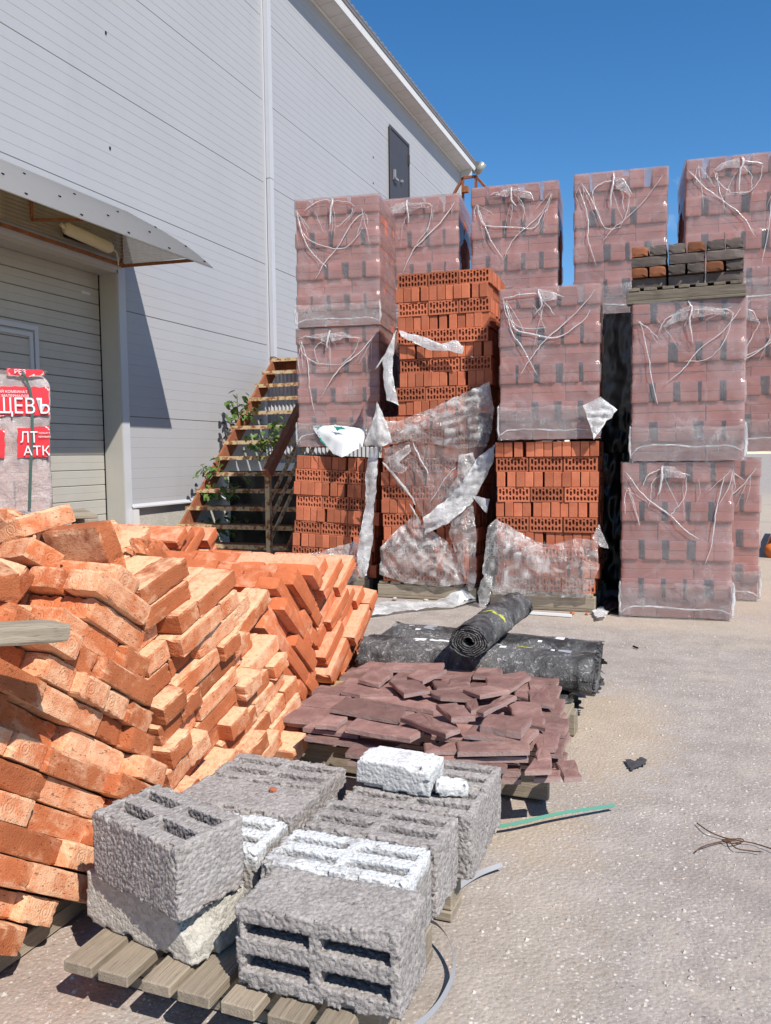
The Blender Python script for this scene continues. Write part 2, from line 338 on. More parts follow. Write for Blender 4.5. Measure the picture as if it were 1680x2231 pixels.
M['rust_yellow'] = m_rust('yellowed_rusty_paint', (0.55, 0.43, 0.25), 0.42)
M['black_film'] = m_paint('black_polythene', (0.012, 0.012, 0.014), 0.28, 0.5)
def m_bitumen():
    g = Mt('bitumen_felt', 0.5, 0.4); v = g.coord(vary=True); n = g.noise(v, 5, 6, 0.7, 1.0); f = g.noise(v, 55, 4, 0.7, 1.0)
    col = g.mix(g.rng(n, 0.4, 0.62), (0.03, 0.029, 0.029), (0.13, 0.126, 0.122))
    col = g.mix(g.math('MULTIPLY', g.rng(f, 0.55, 0.63), g.rng(n, 0.45, 0.6)), col, (0.42, 0.41, 0.40))
    return g.fin(col, g.bump(g.math('ADD', f, g.math('MULTIPLY', n, 1.6)), 0.8, 0.014))
M['bitumen'] = m_bitumen()
def m_slab():
    g = Mt('maroon_sandstone', 0.92, 0.15); v = g.coord(vary=True); n = g.noise(v, 10, 5, 0.65); f = g.noise(v, 150, 3, 0.7)
    col = g.mix(g.rng(n, 0.3, 0.7), (0.175, 0.093, 0.081), (0.29, 0.168, 0.145)); col = g.hsv(col, v=g.rng(g.objrand(), 0, 1, 0.72, 1.3))
    nz_ = g.n('ShaderNodeSeparateXYZ', Vector=g.tc.outputs['Normal']); col = g.mix(g.rng(g.math('ABSOLUTE', nz_.outputs[2]), 0.5, 0.2, 0, 0.6), col, (0.40, 0.30, 0.275))
    col = g.mix(g.rng(g.noise(v, 5, 4, 0.6), 0.56, 0.7, 0, 0.45), col, (0.40, 0.25, 0.215)); col = g.mix(g.rng(f, 0.4, 0.28, 0, 0.5), col, (0.08, 0.035, 0.03))
    return g.fin(col, g.bump(g.math('ADD', g.noise(v, 26, 4, 0.6), g.math('MULTIPLY', f, 0.4)), 0.6, 0.008))
M['slab'] = m_slab()
def m_leaf(name, a, b):
    g = Mt(name, 0.5, 0.35); col = g.hsv(g.mix(g.noise(g.coord(vary=True), 8), a, b), v=g.rng(g.objrand(), 0, 1, 0.75, 1.25)); g.fin(col)
    tr = g.n('ShaderNodeBsdfTranslucent', Color=col); ms = g.n('ShaderNodeMixShader', Fac=0.3)
    g.t.links.new(g.b.outputs[0], ms.inputs[1]); g.t.links.new(tr.outputs[0], ms.inputs[2]); g.t.links.new(ms.outputs[0], g.out.inputs[0]); return g.m
M['leaf'] = m_leaf('fresh_leaf', (0.13, 0.22, 0.045), (0.07, 0.14, 0.03)); M['leaf_dry'] = m_leaf('dried_leaf', (0.09, 0.075, 0.06), (0.05, 0.04, 0.035))
M['stem'] = m_paint('green_brown_stem', (0.16, 0.15, 0.07), 0.7)
def m_poly():
    g = Mt('yellowed_polycarbonate', 0.35, 0.5); n = g.noise(g.coord((1, 1, 0.3)), 3, 5, 0.65)
    col = g.mix(g.rng(n, 0.35, 0.7), (0.60, 0.52, 0.38), (0.42, 0.34, 0.22)); g.fin(col)
    tr = g.n('ShaderNodeBsdfTranslucent', Color=col); ms = g.n('ShaderNodeMixShader', Fac=0.45)
    g.t.links.new(g.b.outputs[0], ms.inputs[1]); g.t.links.new(tr.outputs[0], ms.inputs[2])
    tp = g.n('ShaderNodeBsdfTransparent'); m2 = g.n('ShaderNodeMixShader', Fac=0.22)
    g.t.links.new(ms.outputs[0], m2.inputs[1]); g.t.links.new(tp.outputs[0], m2.inputs[2]); g.t.links.new(m2.outputs[0], g.out.inputs[0]); return g.m
M['poly'] = m_poly()
def m_canopy():
    g = Mt('silver_grey_sheet', 0.35, 0.5); col = g.mix(g.noise(g.coord((1, 6, 1)), 2, 4), (0.36, 0.37, 0.39), (0.44, 0.45, 0.47)); g.fin(col)
    tr = g.n('ShaderNodeBsdfTranslucent', Color=(0.75, 0.66, 0.48, 1)); ms = g.n('ShaderNodeMixShader', Fac=0.45)
    g.t.links.new(g.b.outputs[0], ms.inputs[1]); g.t.links.new(tr.outputs[0], ms.inputs[2]); g.t.links.new(ms.outputs[0], g.out.inputs[0]); return g.m
M['canopy'] = m_canopy()
M['white_print'] = m_paint('white_print', (0.75, 0.74, 0.73), 0.6); M['red_print'] = m_paint('red_printed_film', (0.62, 0.03, 0.04), 0.3, 0.5, 0, 0.12)
M['yellow_print'] = m_paint('yellow_label', (0.42, 0.44, 0.04), 0.5, 0.4, 0, 0.25, None, 14)
M['grey_label'] = m_paint('grey_blue_label', (0.28, 0.30, 0.33), 0.5, 0.4, 0, 0.3, None, 20)
M['green_strap'] = m_paint('green_strap', (0.09, 0.25, 0.18), 0.4, 0.5); M['dark_strap'] = m_paint('dark_green_strap', (0.05, 0.09, 0.075), 0.4, 0.5)
M['grey_strap'] = m_paint('grey_strap', (0.26, 0.26, 0.275), 0.4, 0.5); M['wire'] = m_paint('rusty_wire', (0.10, 0.05, 0.03), 0.8, 0.2, 0, 0.3, None, 40)
M['pink_film'] = m_film('pink_pack_film', 0.42, 0.9, (0.95, 0.84, 0.81), crease=0.15); M['pale_brick'] = m_brick('pale_pink_brick', (0.62, 0.36, 0.29), (0.5, 0.27, 0.21), (0.7, 0.5, 0.4), 0.0, 0.1)
M['klinker'] = m_brick('dark_clinker', (0.17, 0.14, 0.12), (0.10, 0.08, 0.07), (0.3, 0.2, 0.1), 0.0, 0.2, rv=0.35)
M['klinker_rust'] = m_brick('rust_clinker', (0.30, 0.11, 0.05), (0.16, 0.07, 0.04), (0.3, 0.2, 0.1), 0.0, 0.2)
M['pipe_orange'] = m_paint('orange_pipe', (0.62, 0.16, 0.03), 0.4, 0.5); M['rag'] = m_paint('black_rag', (0.06, 0.058, 0.06), 0.8, 0.2, 0, 0.3, None, 20)
M['stone'] = m_conc('gravel', (0.36, 0.32, 0.28), (0.52, 0.47, 0.42)); M['glass_lamp'] = m_paint('floodlight_shell', (0.35, 0.35, 0.30), 0.3, 0.5, 0.3)
M['ribbed'] = m_paint('pale_ribbed_sheet', (0.46, 0.46, 0.48), 0.45, 0.4, 0, 0.05); M['teal_print'] = m_paint('teal_print', (0.02, 0.28, 0.24), 0.5)
M['bag'] = m_paint('white_sack', (0.76, 0.77, 0.77), 0.45, 0.4, 0, 0.04)
# ================================================================== GROUND
def ground_mesh():
    mb = MB(); xs = [-120, -30, 2] + [2 + 0.25*i for i in range(1, 29)] + [12, 30, 160]; ys = [-60, -10, 0] + [0.25*i for i in range(1, 37)] + [14, 40, 120, 400]
    vs = [(x, y, 0.004*noise.noise(Vector((x*1.3, y*1.3, 0))) - 0.004 if 2 < x < 9.2 and 0 < y < 9.2 else -0.004) for y in ys for x in xs]
    n = len(xs); mb.add(vs, [(j*n + i, j*n + i + 1, (j + 1)*n + i + 1, (j + 1)*n + i) for j in range(len(ys) - 1) for i in range(n - 1)])
    return mb
struct(ground_mesh().build('ground', M['ground'], smooth=True))
def pebbles():
    mb = MB(); rr = random.Random(5)
    for _ in range(2600):
        x = rr.uniform(4.5, 8.2); y = rr.uniform(0.9, 6.4)
        s = rr.choice([0.002, 0.003, 0.003, 0.004, 0.0065]) * rr.uniform(0.7, 1.2); a = rr.uniform(0, PI)
        vs = []
        for k in range(5): an = a + 2*PI*k/5; vs.append((x + s*rr.uniform(0.8, 1.3)*math.cos(an), y + s*1.4*math.sin(an), -0.004))
        vs.append((x, y, s*0.35)); mb.add(vs, [(k, (k + 1) % 5, 5) for k in range(5)])
    o = mb.build('gravel', M['stone']); tag(o, 'pale gravel chips scattered over the grey asphalt', 'gravel'); stuff(o)
pebbles()

# ================================================================== WAREHOUSE
WH = thing('warehouse', 'tall grey warehouse clad in horizontal sandwich panels with white eaves', 'building', (0, 10, 0))
WHO = Vector((0, 10, 0))
def wpart(mb, name, mat, parent=None, smooth=False):
    o = mb.build(name, mat, parent or WH, smooth); o.location = -WHO if parent is None else (0, 0, 0); return o
SEAM0, MOD = 2.915 - 2*1.19, 1.19
def panel(z0, z1, y0, y1):
    prof = [(0.0 - 0.012, z0)]; z = z0; first = True
    prof += [(-0.012, z0 + 0.001), (0.0, z0 + 0.007)]
    k = math.floor((z0 - SEAM0)/0.119 + 1e-6) + 1
    while SEAM0 + k*0.119 < z1 - 0.02:
        zz = SEAM0 + k*0.119
        if zz > z0 + 0.03: prof += [(0.0, zz - 0.0022), (-0.0018, zz - 0.0008), (-0.0018, zz + 0.0008), (0.0, zz + 0.0022)]
        k += 1
    prof += [(0.0, z1 - 0.004), (-0.012, z1 - 0.001)]
    mb = MB(); n = len(prof)
    vs = [(x, y0, z) for x, z in prof] + [(x, y1, z) for x, z in prof]
    mb.add(vs, [(i, i + n, i + n + 1, i + 1) for i in range(n - 1)]); wpart(mb, 'wall_panel', M['panel'])
zs = [0.70] + [SEAM0 + MOD*i for i in range(1, 7)] + [8.72]
for i in range(len(zs) - 1):
    z0, z1 = zs[i], zs[i + 1]
    if z1 <= 3.4: panel(z0, z1, 7.70, 11.03)
    elif z0 < 3.4: panel(z0, z1, 7.70, 11.03); panel(3.42, z1, -3.0, 7.70)
    else: panel(z0, z1, -3.0, 11.03)
    panel(z0, z1, 11.07, 21.68)
wpart(MB().lohi((-0.35, -3, 0.69), (-0.3, 3.3, 8.7)).lohi((-0.35, 7.7, 0.69), (-0.03, 21.66, 8.7)).lohi((-0.35, -3, 3.5), (-0.03, 7.7, 8.7)), 'wall_core', M['dark'])
wpart(MB().lohi((-0.3, -3, 0), (-0.02, 3.4, 0.69)).lohi((-0.3, 7.7, -0.1), (-0.02, 21.6, 0.69)), 'plinth', M['aac'])
dr = MB()
for y0, y1 in ((7.74, 11.0), (11.1, 21.6)): dr.add([(0.0, y0, 0.72), (0.0, y1, 0.72), (0.05, y1, 0.69), (0.05, y0, 0.69), (0.05, y1, 0.675), (0.05, y0, 0.675)], [(0, 1, 2, 3), (3, 2, 4, 5)])
wpart(dr, 'drip_flashing', M['trim'])
# vertical cover strips and the short downpipe box on the joint
wpart(MB().lohi((-0.01, 11.03, 0.7), (0.022, 11.07, 8.7)), 'joint_strip', M['trim'])
wpart(MB().lohi((0.024, 11.075, 5.37), (0.09, 11.185, 8.6)), 'downpipe_box', M['trim'])
wpart(MB().lohi((0.024, 11.08, 2.75), (0.086, 11.18, 5.366)), 'downpipe_box', M['trim'])
wpart(MB().add([(0.022, 11.08, 2.75), (0.084, 11.08, 2.75), (0.14, 11.10, 2.62), (0.09, 11.10, 2.62), (0.022, 11.18, 2.75), (0.084, 11.18, 2.75), (0.14, 11.16, 2.62), (0.09, 11.16, 2.62)], [(0, 1, 2, 3), (4, 7, 6, 5), (1, 5, 6, 2), (0, 3, 7, 4)]), 'pipe_outlet', M['roof'])
wpart(MB().lohi((-0.02, 21.6, 0.7), (0.03, 21.72, 8.7)), 'corner_trim', M['trim'])
# eaves
EX, EZ = 0.30, 8.77
sof = MB()
for k in range(62):
    y0 = -3 + k*0.40; sof.add([(0.0, y0, 8.745), (0.0, y0 + 0.394, 8.745), (EX, y0 + 0.394, EZ + 0.01), (EX, y0, EZ + 0.01)], [(0, 3, 2, 1)])
wpart(sof, 'soffit', M['fascia'])
wpart(MB().lohi((0.0, -3, 8.69), (0.03, 21.7, 8.74)), 'soffit_bead', M['fascia'])
fz = [(EX, EZ), (EX + 0.025, EZ), (EX + 0.025, EZ + 0.15), (EX, EZ + 0.15)]
wpart(MB().add([(x, -3, z) for x, z in fz] + [(x, 21.95, z) for x, z in fz], [(0, 1, 5, 4), (1, 2, 6, 5), (2, 3, 7, 6), (3, 0, 4, 7), (0, 3, 2, 1), (4, 5, 6, 7)]), 'fascia_board', M['fascia'])
rf = MB(); ny = 250; prof = []
for i in range(ny):                                              # trapezoid ribs of the roof sheet
    y = -3 + i*0.1; h = 0.05 if i % 2 else 0.0; prof += [(y, h), (y + 0.07, h)]
RX, RZ_ = EX + 0.045, EZ + 0.235
vs = []
for x, z in ((RX, RZ_), (-3.0, RZ_ + 0.9)): vs += [(x, y, z + h) for y, h in prof]
n = len(prof); rf.add(vs, [(i, i + 1, n + i + 1, n + i) for i in range(n - 1)])
rf.add([(RX, y, RZ_ + h) for y, h in prof] + [(RX, y, RZ_ - 0.02) for y, h in prof], [(i, n + i, n + i + 1, i + 1) for i in range(n - 1)])
wpart(rf, 'roof', M['roof'])
wpart(MB().lohi((EX - 0.02, -3, EZ + 0.152), (EX + 0.04, 22.0, EZ + 0.212)), 'gutter', M['roof'])
wpart(MB().lohi((EX - 0.1, 21.95, EZ + 0.05), (EX + 0.12, 22.25, EZ + 0.26)), 'gutter_end', M['roof'])
wpart(MB().lohi((-0.3, 21.70, 8.60), (EX - 0.01, 21.72, 8.76)), 'eave_return', M['fascia'])
# screws and scuffs on the cladding
sc_ = MB()
for px_, py_ in ((228, 71), (237, 320), (806, 340), (806, 396)): p = on_x(px_, py_, 0.0); sc_.box((0.004, p.y, p.z), (0.012, 0.018, 0.03))
wpart(sc_, 'bracket_stub', M['dark'])
# upper steel door
wpart(MB().lohi((0.0, 16.27, 5.93), (0.03, 17.42, 7.97)), 'door', M['door'])
dl = [c for c in WH.children if c.name.startswith('door')][0]
for mb, nm in ((MB().lohi((0.031, 16.24, 5.93), (0.045, 16.30, 8.0)).lohi((0.031, 17.39, 5.93), (0.045, 17.45, 8.0)).lohi((0.031, 16.30, 7.94), (0.045, 17.39, 8.0)), 'door_frame'), (MB().box((0.06, 16.9, 7.05), (0.05, 0.05, 0.05)), 'spy_hole'), (MB().lohi((0.04, 16.42, 6.95), (0.09, 16.47, 7.15)).lohi((0.07, 16.42, 6.95), (0.1, 16.6, 6.99)), 'handle'), (MB().lohi((0.03, 17.36, 7.55), (0.07, 17.40, 7.75)), 'hinge')):
    o = mb.build(nm, M['steel'] if nm in ('spy_hole', 'handle') else M['door'], dl)
# gate
GX = -0.22
for k in range(17):
    z0 = 0.45 + k*0.168
    mb = MB(); y0, y1 = 3.45, 7.62
    pr = [(GX - 0.01, z0), (GX, z0 + 0.006), (GX, z0 + 0.08), (GX - 0.003, z0 + 0.083), (GX, z0 + 0.086), (GX, z0 + 0.158), (GX - 0.01, z0 + 0.165)]
    n = len(pr); mb.add([(x, y0, z) for x, z in pr] + [(x, y1, z) for x, z in pr], [(i, i + n, i + n + 1, i + 1) for i in range(n - 1)]); wpart(mb, 'gate_slat', M['gate'])
wpart(MB().lohi((GX - 0.05, 3.4, 0.4), (GX - 0.015, 7.66, 3.4)), 'gate_backing', M['dark'])
wpart(MB().lohi((GX - 0.01, 7.605, 0.4), (GX + 0.004, 7.622, 3.32)), 'gate_seal', M['dark'])
wpart(MB().lohi((GX, 7.622, 0.4), (0.026, 7.64, 3.335)), 'gate_jamb', M['gate'])
wpart(MB().lohi((GX, 3.3, 3.30), (0.026, 7.64, 3.335)), 'gate_soffit', M['gate'])
wpart(MB().lohi((0.0, 7.641, 0.5), (0.03, 7.76, 3.46)), 'gate_trim', M['trim'])
wpart(MB().lohi((0.0, 6.42, 3.336), (0.028, 7.64, 3.46)), 'gate_trim', M['trim'])
wpart(MB().lohi((0.0, 3.2, 3.336), (0.031, 6.415, 3.463)), 'gate_trim', M['trim'])
wpart(MB().lohi((0.0, 7.70, 0.48), (0.09, 7.80, 0.66)), 'trim_foot', M['fascia'])
wk = MB()
for a, b in ((0.0, 0.05), (0.075, 0.115)):
    wk.lohi((GX + 0.001, 6.66 - b, 0.45), (GX + 0.022, 6.66 - a, 2.60 - a)).lohi((GX + 0.001, 4.5, 2.60 - b), (GX + 0.0215, 6.66 - b, 2.60 - a))
wpart(wk, 'wicket_frame', M['trim'])
wpart(MB().lohi((GX + 0.001, 7.33, 3.05), (GX + 0.004, 7.47, 3.08)), 'gate_plate', M['fascia'])

# canopy over the gate
CN = thing('gate_canopy', 'curved silver canopy with ribbed yellowed polycarbonate end over the gate', 'canopy', (0, 5.5, 3.4)); CO = -Vector((0, 5.5, 3.4))
cp = smooth_path([(0.02, 0, 4.03), (0.45, 0, 3.80), (0.82, 0, 3.575), (1.02, 0, 3.43), (1.20, 0, 3.28)], 5)
mb = MB(); n = len(cp)
for off in (0.0, -0.012): mb.v += [(p.x, y, p.z + off) for y in (3.0, 7.73) for p in cp]
f = []
for i in range(n - 1): f += [(i, i + n, i + n + 1, i + 1), (2*n + i, 2*n + i + 1, 3*n + i + 1, 3*n + i)]
f += [(n - 1, 2*n - 1, 4*n - 1, 3*n - 1)]; f += [(n + i, 3*n + i, 3*n + i + 1, n + i + 1) for i in range(n - 1)]; mb.f = f
mb.build('canopy_sheet', M['canopy'], CN, True).location = CO
rv_ = MB()
for k in range(8):
    y = 7.66 - k*0.62
    for t in (6, 12, 18):
        p = cp[t]; rv_.tube([(p.x, y, p.z - 0.002), (p.x + 0.006, y, p.z + 0.008)], 0.013, 6)
rv_.build('rivet', M['dark'], CN).location = CO
def ribbed(p0, u, v, w, h, pitch, amp, name, mat, par, off, vtop=None):
    mb = MB(); u = Vector(u); v = Vector(v); nn = u.cross(v).normalized(); rows = int(h/pitch*4)
    for j in range(rows + 1):
        t = j*h/rows; wv = amp*math.sin(2*PI*t/pitch); wl = w if vtop is None else max(0.02, vtop(t))
        mb.v += [Vector(p0) + v*t + nn*wv, Vector(p0) + v*t + nn*wv + u*wl]
    mb.f = [(2*j, 2*j + 1, 2*j + 3, 2*j + 2) for j in range(rows)]
    o = mb.build(name, mat, par, True); o.location = off; return o
ribbed((0.06, 3.1, 3.47), (0, 1, 0), (0, 0, 1), 4.60, 0.53, 0.038, 0.006, 'back_sheet', M['poly'], CN, CO)
ribbed((0.04, 7.70, 3.40), (1, 0, 0), (0, 0, 1), 1.0, 0.60, 0.03, 0.004, 'end_sheet', M['poly'], CN, CO, lambda t: 0.93*(1 - t/0.62)**0.85)
MB().bar((0.02, 7.71, 3.395), (0.97, 7.71, 3.372), 0.03, 0.03).build('bottom_bar', M['rust'], CN).location = CO
MB().bar((0.05, 3.1, 3.455), (0.05, 7.70, 3.40), 0.03, 0.03).bar((0.05, 7.69, 3.40), (0.05, 7.69, 4.0), 0.025, 0.025).build('wall_rail', M['rust'], CN).location = CO
for y in (4.6, 6.35): MB().bar((0.07, y, 3.55), (0.80, y, 3.47), 0.025, 0.025).bar((0.07, y, 3.55), (0.07, y, 3.92), 0.025, 0.025).bar((0.07, y, 3.92), (0.80, y, 3.49), 0.02, 0.02).build('bracket', M['rust'], CN).location = CO
LP = thing('tube_lamp', 'yellowed plastic tube lamp under the gate canopy', 'lamp', (0.16, 7.05, 3.53))
la, lb = Vector((0, -0.36, 0.02)), Vector((0, 0.33, -0.03))
cv = MB().tube([la + (lb - la)*t for t in (0, 0.02, 0.06, 0.5, 0.94, 0.98, 1)], [0.03, 0.05, 0.062, 0.062, 0.062, 0.05, 0.03], 14).build('lamp_cover', M['lamp'], LP, True)
MB().box((-0.05, 0, 0), (0.05, 0.6, 0.09)).build('lamp_base', M['dark'], LP)
MB().tube([la + Vector((0, -0.05, 0.02)), la + Vector((0, 0.0, 0))], 0.018, 8).build('lamp_cap', M['lamp'], LP)
MB().tube(smooth_path([lb, lb + Vector((-0.02, 0.10, -0.01)), lb + Vector((-0.06, 0.18, -0.06)), lb + Vector((-0.09, 0.22, -0.12))]), 0.008, 6).build('cable', M['lamp'], LP)

# ================================================================== STAIRS
ST = thing('steel_staircase', 'rusty open-tread steel staircase climbing along the warehouse wall', 'staircase', (1.0, 8, 0)); SO = -Vector((1.0, 8, 0))
def sp(mb, name, mat, smooth=False): o = mb.build(name, mat, ST, smooth); o.location = SO; return o
ty = lambda k: 7.815 + 0.2165*k
tz = lambda k: 0.06 + 0.2*k
XL, XR = 0.25, 1.88
for x in (XL + 0.05, XR - 0.03):
    sp(MB().bar((x, ty(-0.1) + 0.06, tz(-0.3) - 0.08), (x, ty(13.4) + 0.06, tz(13.2) - 0.08), 0.03, 0.20), 'stringer', M['rust_red'])
for k in range(0, 14):
    o = sp(MB().lohi((XL, ty(k), tz(k) - 0.048), (XR, ty(k) + 0.012, tz(k))), 'tread_nosing', M['rust_yellow'])
    plate = MB()
    for j in range(6): plate.lohi((XL, ty(k) + 0.016 + j*0.04, tz(k) - 0.012), (XR, ty(k) + 0.052 + j*0.04, tz(k) - 0.002))
    for j in range(7): plate.lohi((XL + 0.02 + j*0.235, ty(k) + 0.02, tz(k) - 0.026), (XL + 0.032 + j*0.235, ty(k) + 0.25, tz(k) - 0.013))
    plate.build('tread_grating', M['rust_red'], o)
sp(MB().lohi((XL, ty(14), tz(13) - 0.14), (XR, ty(14) + 0.05, tz(13) + 0.0)).lohi((XL, ty(14) + 0.05, tz(13) - 0.02), (XR, ty(14) + 1.2, tz(13))), 'landing', M['rust_red'])
pp = on_y(583, 1225, 7.52); px0 = pp.x
P0 = Vector((px0, 7.52, 0.0))
sp(MB().bar(P0, (px0, 7.52, 1.22), 0.05, 0.05), 'post', M['rust_yellow'])
sp(MB().bar((px0, ty(6), tz(5)), (px0, ty(6), tz(6) + 1.0), 0.05, 0.05), 'post', M['rust_yellow'])
hr0 = on_y(577, 1024, 7.40); dirr = Vector((0, 0.2165, 0.2)).normalized()
sp(MB().bar(hr0, hr0 + dirr*3.8, 0.07, 0.10), 'handrail', M['rust_red'])
for dz in (0.36, 0.56, 0.76): sp(MB().bar(P0 + Vector((0, 0.0, dz)), P0 + Vector((0, 0, dz)) + dirr*3.4, 0.02, 0.045), 'rail', M['rust_yellow'])
# ribbed screen behind and under the flight
SCN = MB(); n = 120; vs = []
for z in (1.15, 2.55): vs += [(0.05 + 1.95*i/n, 10.95 + 0.012*math.sin(i*1.6), z) for i in range(n + 1)]
SCN.add(vs, [(i, i + 1, n + 2 + i, n + 1 + i) for i in range(n)])
scr = SCN.build('sheet_screen', M['ribbed'], smooth=False); tag(scr, 'pale ribbed sheet screen standing behind the rusty staircase', 'screen')
bs = MB(); nn_ = 24  # added black backdrop that stands in for the shade beneath the treads
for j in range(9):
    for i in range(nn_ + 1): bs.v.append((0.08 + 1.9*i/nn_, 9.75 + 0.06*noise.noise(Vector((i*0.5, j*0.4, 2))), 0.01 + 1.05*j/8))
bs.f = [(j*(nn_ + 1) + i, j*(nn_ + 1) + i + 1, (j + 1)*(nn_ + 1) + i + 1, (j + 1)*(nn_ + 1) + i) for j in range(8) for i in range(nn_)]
tag(bs.build('shade_backdrop', M['black_film'], None, True), 'added black backdrop standing in for the deep shade under the staircase', 'backdrop')
# upper landing seen over the packs
UL = thing('upper_landing', 'rusty railing of the high landing beside the dark upper door', 'landing', (0.8, 17.2, 5.9)); UO = -Vector((0.8, 17.2, 5.9))
def up_(mb, nm, mat): o = mb.build(nm, mat, UL); o.location = UO; return o
up_(MB().lohi((0.05, 16.0, 5.80), (1.5, 18.8, 5.88)), 'platform', M['rust_red'])
A = on_y(1000, 384, 17.3); B = on_y(1028, 381, 17.3)
up_(MB().bar(A, B, 0.05, 0.05), 'top_rail', M['rust_red'])
for p, q in ((A, (A.x, A.y, 5.88)), (B, (B.x, B.y, 5.88)), (A, (A.x - 0.35, A.y, A.z - 0.55)), (B, (B.x + 0.35, B.y - 0.1, B.z - 0.42)), ((A.x - 0.35, A.y, A.z - 0.55), (A.x - 0.35, A.y, 5.88)), ((B.x + 0.35, B.y - 0.1, B.z - 0.42), (B.x + 0.35, B.y, 5.88))): up_(MB().bar(p, q, 0.05, 0.05), 'railing_post', M['rust_red'])
FL = thing('floodlight', 'small tilted floodlight on the rusty landing railing under the eaves', 'floodlight', (B.x + 0.02, B.y - 0.02, B.z + 0.03))
MB().tube([(0.0, 0, 0.03), (0.16, 0, 0.21)], 0.07, 10).build('shell', M['glass_lamp'], FL, True)
MB().bar((0, 0, -0.02), (0.03, 0, 0.06), 0.03, 0.03).build('bracket', M['steel'], FL)
MB().box((-0.24, 0, -0.28), (0.12, 0.12, 0.12)).build('junction_box', M['rust'], FL)
# ================================================================== BRICK MESHES
def brick_mesh(name, L, W, H, mat, cuts=0, edge=0.004, chip=0.0, seed=0, broken=False):
    rr = random.Random(seed); bm = bmesh.new(); bmesh.ops.create_cube(bm, size=1.0)
    bmesh.ops.scale(bm, vec=(L, W, H), verts=bm.verts)
    if cuts == 0: bmesh.ops.bevel(bm, geom=bm.edges[:], offset=edge, segments=1, affect='EDGES')
    else:
        bmesh.ops.subdivide_edges(bm, edges=bm.edges[:], cuts=cuts, use_grid_fill=True)
        off = Vector((seed*3.7, seed*1.3, 0))
        for v in bm.verts:
            c = v.co; ext = [abs(abs(c.x) - L/2) < 1e-5, abs(abs(c.y) - W/2) < 1e-5, abs(abs(c.z) - H/2) < 1e-5]; k = sum(ext)
            nz = noise.noise(c*38 + off)
            if k >= 2:
                d = edge + max(0, nz)*chip + (rr.random() < 0.08)*chip*0.9
                for i in range(3):
                    if ext[i]: c[i] -= math.copysign(d*(1.3 if k == 3 else 1.0)*rr.uniform(0.6, 1.1), c[i])
            else: c += Vector([(noise.noise(c*22 + off + Vector((i*9, 0, 0))))*0.0010 for i in range(3)])
            if broken and c.x > L/2 - 0.03: c.x -= abs(noise.noise(Vector((c.y*26, c.z*26, seed))))*0.05 + rr.uniform(0, 0.012)
    me = bpy.data.meshes.new(name); bm.to_mesh(me); bm.free(); me.materials.append(mat)
    return me
def hollow_mesh(name, mat, L=0.25, H=0.12, T=0.065, core=None):
    """terracotta brick, bed face with slots looking along -Y and +Y: L along X, T along Y, H along Z"""
    mb = MB(); cols = 9; rib = 0.0082; cw = (L - rib*(cols + 1) - 0.006)/cols; dep = 0.035
    def face(y, sgn):
        def q(x0, x1, z0, z1, yy=None):
            b = [(x0, y, z0), (x1, y, z0), (x1, y, z1), (x0, y, z1)]; mb.add(b, [(0, 1, 2, 3) if sgn < 0 else (3, 2, 1, 0)])
        x = -L/2; zb, zt = -H/2, H/2
        edges = [x]
        for c in range(cols):
            x0 = x + rib + (0.003 if c == 0 else 0); q(x, x0, zb, zt); x1 = x0 + cw
            hs = [(-0.048, -0.012), (0.004, 0.046)] if c % 2 == 0 else [(-0.046, -0.02), (-0.008, 0.03), (0.038, 0.050)]
            z = zb
            for a, b in hs:
                q(x0, x1, z, a); z = b
                r = cw*0.38; ring = [(x0, a + r), (x0 + r, a), (x1 - r, a), (x1, a + r), (x1, b - r), (x1 - r, b), (x0 + r, b), (x0, b - r)]
                y2 = y - sgn*dep
                mb.add([(px, y, pz) for px, pz in ring] + [(px, y2, pz) for px, pz in ring], [((k, (k + 1) % 8, 8 + (k + 1) % 8, 8 + k) if sgn > 0 else (k, 8 + k, 8 + (k + 1) % 8, (k + 1) % 8)) for k in range(8)] + [tuple(range(8, 16)) if sgn < 0 else tuple(range(8, 16))[::-1]])
                mb.add([(x0, y, a), (x0 + r, y, a), (x0, y, a + r), (x1, y, a), (x1, y, a + r), (x1 - r, y, a), (x1, y, b), (x1 - r, y, b), (x1, y, b - r), (x0, y, b), (x0, y, b - r), (x0 + r, y, b)], [(0, 1, 2), (3, 4, 5), (6, 7, 8), (9, 10, 11)])
            q(x0, x1, z, zt); x = x1
        q(x, L/2, zb, zt)
    face(-T/2, -1); face(T/2, 1)
    a = [(-L/2, -T/2, -H/2), (L/2, -T/2, -H/2), (L/2, T/2, -H/2), (-L/2, T/2, -H/2), (-L/2, -T/2, H/2), (L/2, -T/2, H/2), (L/2, T/2, H/2), (-L/2, T/2, H/2)]
    mb.add(a, [(0, 3, 2, 1), (4, 5, 6, 7), (0, 4, 7, 3), (1, 2, 6, 5)])
    return mb.mesh(name, mat)
ME = {}
ME['pack'] = brick_mesh('pack_brick', 0.25, 0.12, 0.065, M['pack_brick'], 0, 0.003)
ME['hollow'] = hollow_mesh('hollow_brick', M['hollow_brick'])
ME['hollow_plain'] = brick_mesh('hollow_brick_edge', 0.25, 0.12, 0.065, M['hollow_brick'], 0, 0.003)

